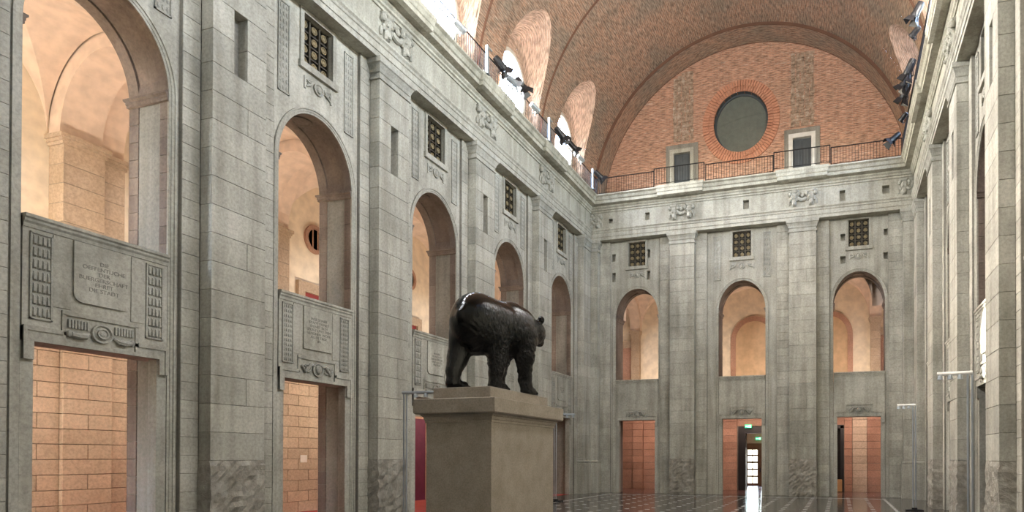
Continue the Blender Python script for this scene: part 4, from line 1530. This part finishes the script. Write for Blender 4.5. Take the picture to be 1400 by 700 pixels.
def lamp_post(x, y, h, label, arm):
    t = thing('lamp_post', label, 'post', (x, y, ZW), 'grey lamp posts on the cornice railings')
    m = MB()
    m.box(Pw, x - .05, x + .05, y - .05, y + .05, ZW, ZW + h)
    m.build('upright', STEEL, t)
    m = MB()
    b = Vector((x, y, ZW + h - .04))
    m.tube([b, b + Vector(arm)], .04, 8)
    m.build('arm', STEEL, t)
    m = MB()
    m.box(Pw, x - .09, x + .09, y - .09, y + .09, ZW, ZW + .03)
    m.build('foot_plate', STEEL, t)
lpos = [(XL + .68, PN[3] - .3, 1.15, 'grey lamp post at the second step of the left cornice'), (XL + .68, PN[4] - .3, 1.15, 'grey lamp post at the third step of the left cornice'),
        (XL + .68, YC4 - .3, 1.15, 'grey lamp post at the last step of the left cornice by the corner')]
for x, y, h, l in lpos: lamp_post(x, y, h, l, (.0, .32, .02))
SP = [(-13.25, 19.5, 17.75, (.3, 1, -.35), 'pale grey round spotlight on the left railing nearest the camera', .9, False, STEEL),
      (-13.02, 21.9, 17.8, (.5, .6, -.75), 'black spotlight hanging from the second lamp post on the left cornice', 1.05, True, BLACK),
      (-12.95, 22.75, 17.6, (.7, .5, -.55), 'grey box spotlight beside the middle round window on the left', .9, True, STEEL),
      (-13.2, 23.9, 18.15, (.6, .4, -.8), 'black barn-door spotlight in front of the middle round window on the left', 1.1, True, BLACK),
      (-13.2, 25.2, 17.85, (.3, 1, -.3), 'pale round spotlight on the left railing after the middle round window', .9, False, STEEL),
      (-13.02, 27.4, 17.8, (.5, .6, -.75), 'black spotlight hanging from the third lamp post on the left cornice', 1.05, True, BLACK),
      (-13.2, 28.25, 18.1, (.6, .3, -.8), 'small black spotlight just beyond the third lamp post on the left cornice', .8, True, BLACK),
      (-13.2, 29.25, 18.1, (.6, .5, -.7), 'black barn-door spotlight in front of the far round window on the left', 1.0, True, BLACK),
      (-13.2, 30.35, 17.95, (.3, 1, -.3), 'pale round spotlight on the left railing near the corner', .8, False, STEEL),
      (-13.0, 32.4, 17.95, (.6, .5, -.6), 'black spotlight at the left corner lamp post above the end railing', 1.0, True, BLACK),
      (2.72, 24.2, 18.35, (-.5, .2, -.85), 'uppermost black spotlight on the right cornice', 1.0, True, BLACK),
      (2.70, 24.8, 17.95, (-.7, .4, -.6), 'second black spotlight from the top on the right cornice', .8, False, BLACK),
      (2.70, 26.5, 17.65, (-.4, .4, -.8), 'black spotlight at the top of the cluster on the right cornice', 1.1, True, BLACK),
      (2.62, 27.2, 17.55, (-.6, .3, -.7), 'black spotlight in the middle of the cluster on the right cornice', 1.0, True, BLACK),
      (2.70, 28.2, 17.65, (-.4, .3, -.85), 'black spotlight at the bottom of the cluster on the right cornice', 1.1, True, BLACK),
      (2.78, 30.2, 17.6, (-.6, .4, -.6), 'small lone black spotlight low on the right cornice', .8, False, BLACK),
      (2.62, 32.75, 17.95, (-.7, -.1, -.6), 'black spotlight in the right corner above the end railing', 1.1, True, BLACK)]
for x, y, z, a, l, s, b, m in SP: spotlight(x, y, z, a, l, s, b, m)

# ------------------------------------------------------------------ lighting stands in front of the long walls
def stand(x, y, h, arm, label):
    t = thing('lighting_stand', label, 'stand', (x, y, 0), 'lighting stands along the walls')
    m = MB()
    m.box(Pw, x - .32, x + .32, y - .22, y + .22, 0, .05)
    m.box(Pw, x - .10, x + .10, y - .10, y + .10, .05, .12)
    m.build('base_plate', IRON, t, bevel=.012)
    for e in (-.05, .05):
        m = MB()
        m.tube([(x + e, y, .1), (x + e, y, h)], .026, 8)
        m.build('pole', STEEL, t)
    m = MB()
    a = Vector((x, y, h))
    b = a + Vector(arm)
    m.tube([a - Vector(arm) * .08, b], .05, 8)
    m.build('cross_arm', WHITE if x > 0 else STEEL, t)
    for f in (.3, .6, .9):
        m = MB()
        p = a + Vector(arm) * f
        m.tube([p, p - Vector((0, 0, .06)), p - Vector((0, 0, .14))], [.03, .06, .07], 8)
        m.build('small_lamp', STEEL, t)
    return t
stand(-12.75, 16.0, 4.03, (1.15, .1, 0), 'tall grey lighting stand just left of the plinth before the left wall')
stand(-12.75, 26.4, 4.05, (.95, .1, 0), 'tall grey lighting stand beyond the plinth near the far left bay')
stand(3.02, 16.5, 4.12, (-.72, .1, 0), 'tall pale lighting stand nearest the camera before the right wall')
stand(2.78, 26.0, 4.12, (-.62, .05, 0), 'tall pale lighting stand near the far end of the right wall')

# ------------------------------------------------------------------ plinth
PX0, PX1, PY0, PY1 = -5.74, -4.67, 7.65, 9.60
pt = thing('bear_plinth', 'tall beige limestone plinth with moulded top slab under the black bear', 'plinth', ((PX0 + PX1) / 2, (PY0 + PY1) / 2, 0))
def ringrect(o, z): return [Vector((PX0 - o, PY0 - o, z)), Vector((PX1 + o, PY0 - o, z)), Vector((PX1 + o, PY1 + o, z)), Vector((PX0 - o, PY1 + o, z))]
mb = MB()
mb.strip([ringrect(0, .28), ringrect(0, 2.57)], True, True)
mb.build('shaft', PLINTH, pt, bevel=.006)
mb = MB()
mb.strip([ringrect(.12, 0), ringrect(.12, .2), ringrect(.06, .24), ringrect(.03, .28), ringrect(-.1, .285)], True, True)
mb.build('foot_moulding', PLINTH, pt)
mb = MB()
mb.strip([ringrect(-.01, 2.555), ringrect(.012, 2.56), ringrect(.012, 2.595), ringrect(.022, 2.60), ringrect(.028, 2.64), ringrect(.05, 2.66), ringrect(.06, 2.675), ringrect(-.1, 2.676)], True, True)
mb.build('bed_moulding', PLINTH, pt)
# small beads under the slab on the long sides
me_b = block_mesh(.03, .02, .03, PLINTH, .004)
mb = MB()
for k in range(70):
    y = PY0 + .02 + (PY1 - PY0 - .04) * k / 69
    for x in (PX0 - .035, PX1 + .035):
        mb.box(Pw, x - .012, x + .012, y - .009, y + .009, 2.645, 2.672)
mb.build('bead_row', PLINTH, pt, kind='stuff')
mb = MB()
mb.strip([ringrect(.105, 2.68), ringrect(.125, 2.70), ringrect(.125, 2.89), ringrect(.10, 2.90), ringrect(-.1, 2.91)], True, True)
mb.build('top_slab', PLINTH, pt)
mb = MB()
q = [Vector((x, y, 0)) for x, y in ((-5.69, 7.74), (-4.75, 7.74), (-4.75, 9.54), (-5.69, 9.54))]
mb.strip([[v + Vector((0, 0, 2.90)) for v in q], [v + Vector((0, 0, 3.075)) for v in q]], True, True)
mb.build('bear_block', PLINTH, pt, bevel=.008)

# ------------------------------------------------------------------ bear (signed distance field polygonised into one surface)
BO = np.array([-5.22, 8.65, 3.072])
def sd_ell(p, c, r):
    q = (p - np.array(c)) / np.array(r)
    k = np.linalg.norm(q, axis=-1)
    k2 = np.linalg.norm(q / np.array(r), axis=-1)
    return k * (k - 1) / np.maximum(k2, 1e-6)
def sd_cone(p, a, b, ra, rb):
    a, b = np.array(a), np.array(b)
    ab = b - a
    t = np.clip(((p - a) @ ab) / (ab @ ab), 0, 1)
    return np.linalg.norm(p - (a + t[..., None] * ab), axis=-1) - (ra + (rb - ra) * t)
def smin(a, b, k):
    h = np.clip(.5 + .5 * (b - a) / k, 0, 1)
    return b + (a - b) * h - k * h * (1 - h)
def bear_field(p):
    d = sd_ell(p, (-.05, -.42, 1.01), (.39, .45, .475))                  # rump
    d = smin(d, sd_ell(p, (.06, -.02, 1.03), (.35, .55, .42)), .12)     # barrel
    d = smin(d, sd_ell(p, (.16, .32, 1.02), (.33, .36, .42)), .12)     # shoulders
    d = smin(d, sd_ell(p, (.16, .20, 1.31), (.15, .20, .16)), .12)     # hump
    d = smin(d, sd_cone(p, (.20, .45, 1.12), (.27, .70, 1.12), .28, .19), .12)   # neck
    d = smin(d, sd_ell(p, (.285, .80, 1.10), (.165, .19, .175)), .07)  # head
    d = smin(d, sd_cone(p, (.27, .90, 1.05), (.20, 1.12, .99), .115, .075), .06)
    d = smin(d, sd_cone(p, (.24, .48, .98), (.26, .70, 1.02), .22, .16), .10)   # throat   # muzzle
    d = smin(d, sd_ell(p, (.195, 1.16, 1.01), (.05, .045, .04)), .03)
    for e in ((.43, .72, 1.285), (.16, .74, 1.285)):
        d = smin(d, sd_ell(p, e, (.062, .042, .07)), .025)
    # hind legs: thigh, shank, foot
    for hip, knee, hock, heel, toe in (((-.245, -.50, .80), (-.27, -.60, .46), (-.245, -.74, .26), (-.225, -.80, .07), (-.17, -.60, .05)),
                                      ((.20, -.30, .78), (.225, -.26, .48), (.27, -.42, .27), (.27, -.46, .07), (.31, -.28, .05))):
        d = smin(d, sd_cone(p, hip, knee, .20, .13), .08)
        d = smin(d, sd_cone(p, knee, hock, .14, .095), .07)
        d = smin(d, sd_cone(p, hip, hock, .18, .095), .07)
        d = smin(d, sd_cone(p, hock, heel, .095, .09), .05)
        d = smin(d, sd_cone(p, heel, toe, .08, .08), .05)
        t = np.array(toe)
        for k in range(4):
            d = smin(d, sd_ell(p, t + np.array((-.06 + .04 * k, .075 - .012 * abs(k - 1.5), -.015)), (.026, .05, .032)), .012)
    for sh, el, wr, pw in (((.36, .28, .90), (.41, .20, .58), (.375, .28, .22), (.42, .40, .05)), ((-.02, .42, .88), (-.15, .40, .58), (-.23, .48, .22), (-.24, .60, .05))):
        d = smin(d, sd_cone(p, sh, el, .22, .145), .10)
        d = smin(d, sd_cone(p, el, wr, .145, .10), .06)
        d = smin(d, sd_cone(p, wr, (pw[0], pw[1] - .13, .06), .10, .088), .05)
        d = smin(d, sd_cone(p, (pw[0], pw[1] - .14, .06), pw, .085, .08), .05)
        t = np.array(pw)
        for k in range(4):
            d = smin(d, sd_ell(p, t + np.array((-.06 + .04 * k, .07 - .012 * abs(k - 1.5), -.012)), (.026, .048, .032)), .012)
    d = smin(d, sd_ell(p, (-.06, -.86, 1.05), (.035, .03, .06)), .10)   # stub tail
    d = np.maximum(d, -p[..., 2])                                      # flat soles
    # locks of fur on the flanks and legs
    x, y, z = p[..., 0], p[..., 1], p[..., 2]
    fur = np.clip((1.25 - z) * 2.2, 0, 1) * np.clip((x + .62 + y * .4) * 2.0, .25, 1)
    f = np.sin(31 * y + 9 * np.sin(7 * z + 3 * x) + 4 * x) * np.sin(17 * z + 5 * np.sin(9 * y)) * .5 + np.sin(53 * y + 23 * x + 7 * np.sin(13 * z)) * np.sin(29 * z - 11 * y) * .35
    return np.maximum(d - .015 * fur * f, .004 - p[..., 2])
def surface_nets(fn, lo, hi, h):
    ax = [np.arange(lo[i], hi[i] + h, h) for i in range(3)]
    G = np.stack(np.meshgrid(*ax, indexing='ij'), -1)
    F = fn(G)
    n = np.array(F.shape)
    S = F < 0
    cs = np.zeros(n - 1, int)
    for i in (0, 1):
        for j in (0, 1):
            for k in (0, 1):
                cs += S[i:n[0] - 1 + i, j:n[1] - 1 + j, k:n[2] - 1 + k]
    act = (cs > 0) & (cs < 8)
    idx = -np.ones(n - 1, int)
    cells = np.argwhere(act)
    idx[tuple(cells.T)] = np.arange(len(cells))
    acc = np.zeros((len(cells), 3))
    cnt = np.zeros(len(cells))
    corners = [(i, j, k) for i in (0, 1) for j in (0, 1) for k in (0, 1)]
    for a in range(8):
        for b in range(a + 1, 8):
            ca, cb = np.array(corners[a]), np.array(corners[b])
            if np.abs(ca - cb).sum() != 1: continue
            fa = F[tuple((cells + ca).T)]
            fb = F[tuple((cells + cb).T)]
            m = (fa < 0) != (fb < 0)
            t = np.where(m, fa / np.where(m, fa - fb, 1), 0)
            pos = cells + ca + (cb - ca) * t[:, None]
            acc += np.where(m[:, None], pos, 0)
            cnt += m
    V = acc / cnt[:, None] * h + np.array(lo)
    faces = []
    for axis in range(3):
        u, v = [(1, 2), (2, 0), (0, 1)][axis]
        sh = [slice(None)] * 3
        A = S.take(range(0, n[axis] - 1), axis)
        B = S.take(range(1, n[axis]), axis)
        for e in np.argwhere(A != B):
            if e[u] == 0 or e[v] == 0 or e[u] >= n[u] - 1 or e[v] >= n[v] - 1: continue
            q = []
            for du, dv in ((-1, -1), (0, -1), (0, 0), (-1, 0)):
                c = e.copy()
                c[u] += du
                c[v] += dv
                q.append(idx[tuple(c)])
            if A[tuple(e)]: faces.append(q)
            else: faces.append(q[::-1])
    return V, faces
V, Fc = surface_nets(bear_field, (-.75, -1.1, -.02), (1.0, 1.3, 1.62), .0165)
bt = thing('bear_statue', 'black glossy bronze bear striding on top of the beige plinth, seen from behind', 'statue', tuple(BO))
me = bpy.data.meshes.new('bear_body')
me.from_pydata([tuple(p) for p in V], [], [tuple(q) for q in Fc])
me.materials.append(BEAR)
for pl in me.polygons: pl.use_smooth = True
at = me.attributes.new('fur', 'FLOAT', 'POINT')
x, y, z = V[:, 0], V[:, 1], V[:, 2]
fur = np.clip((1.32 - z) * 2.0, .06, 1) * np.clip((x + .30 + y * .5) * 2.2, .12, 1)
at.data.foreach_set('value', fur.astype(np.float32))
link('bear_body', me, bt, BO)
EYEM = plain('bear_eye', (0.03, 0.03, 0.03), .1)
for e in ((.365, .945, 1.14), (.175, .955, 1.14)):
    m = MB()
    m.ball(tuple(BO + np.array(e)), .018, 10, 8)
    m.build('eye', EYEM, bt, smooth=True)
m = MB()
m.ball(tuple(BO + np.array((.19, 1.195, 1.03))), (.04, .03, .03), 10, 8)
m.build('nose', EYEM, bt, smooth=True)
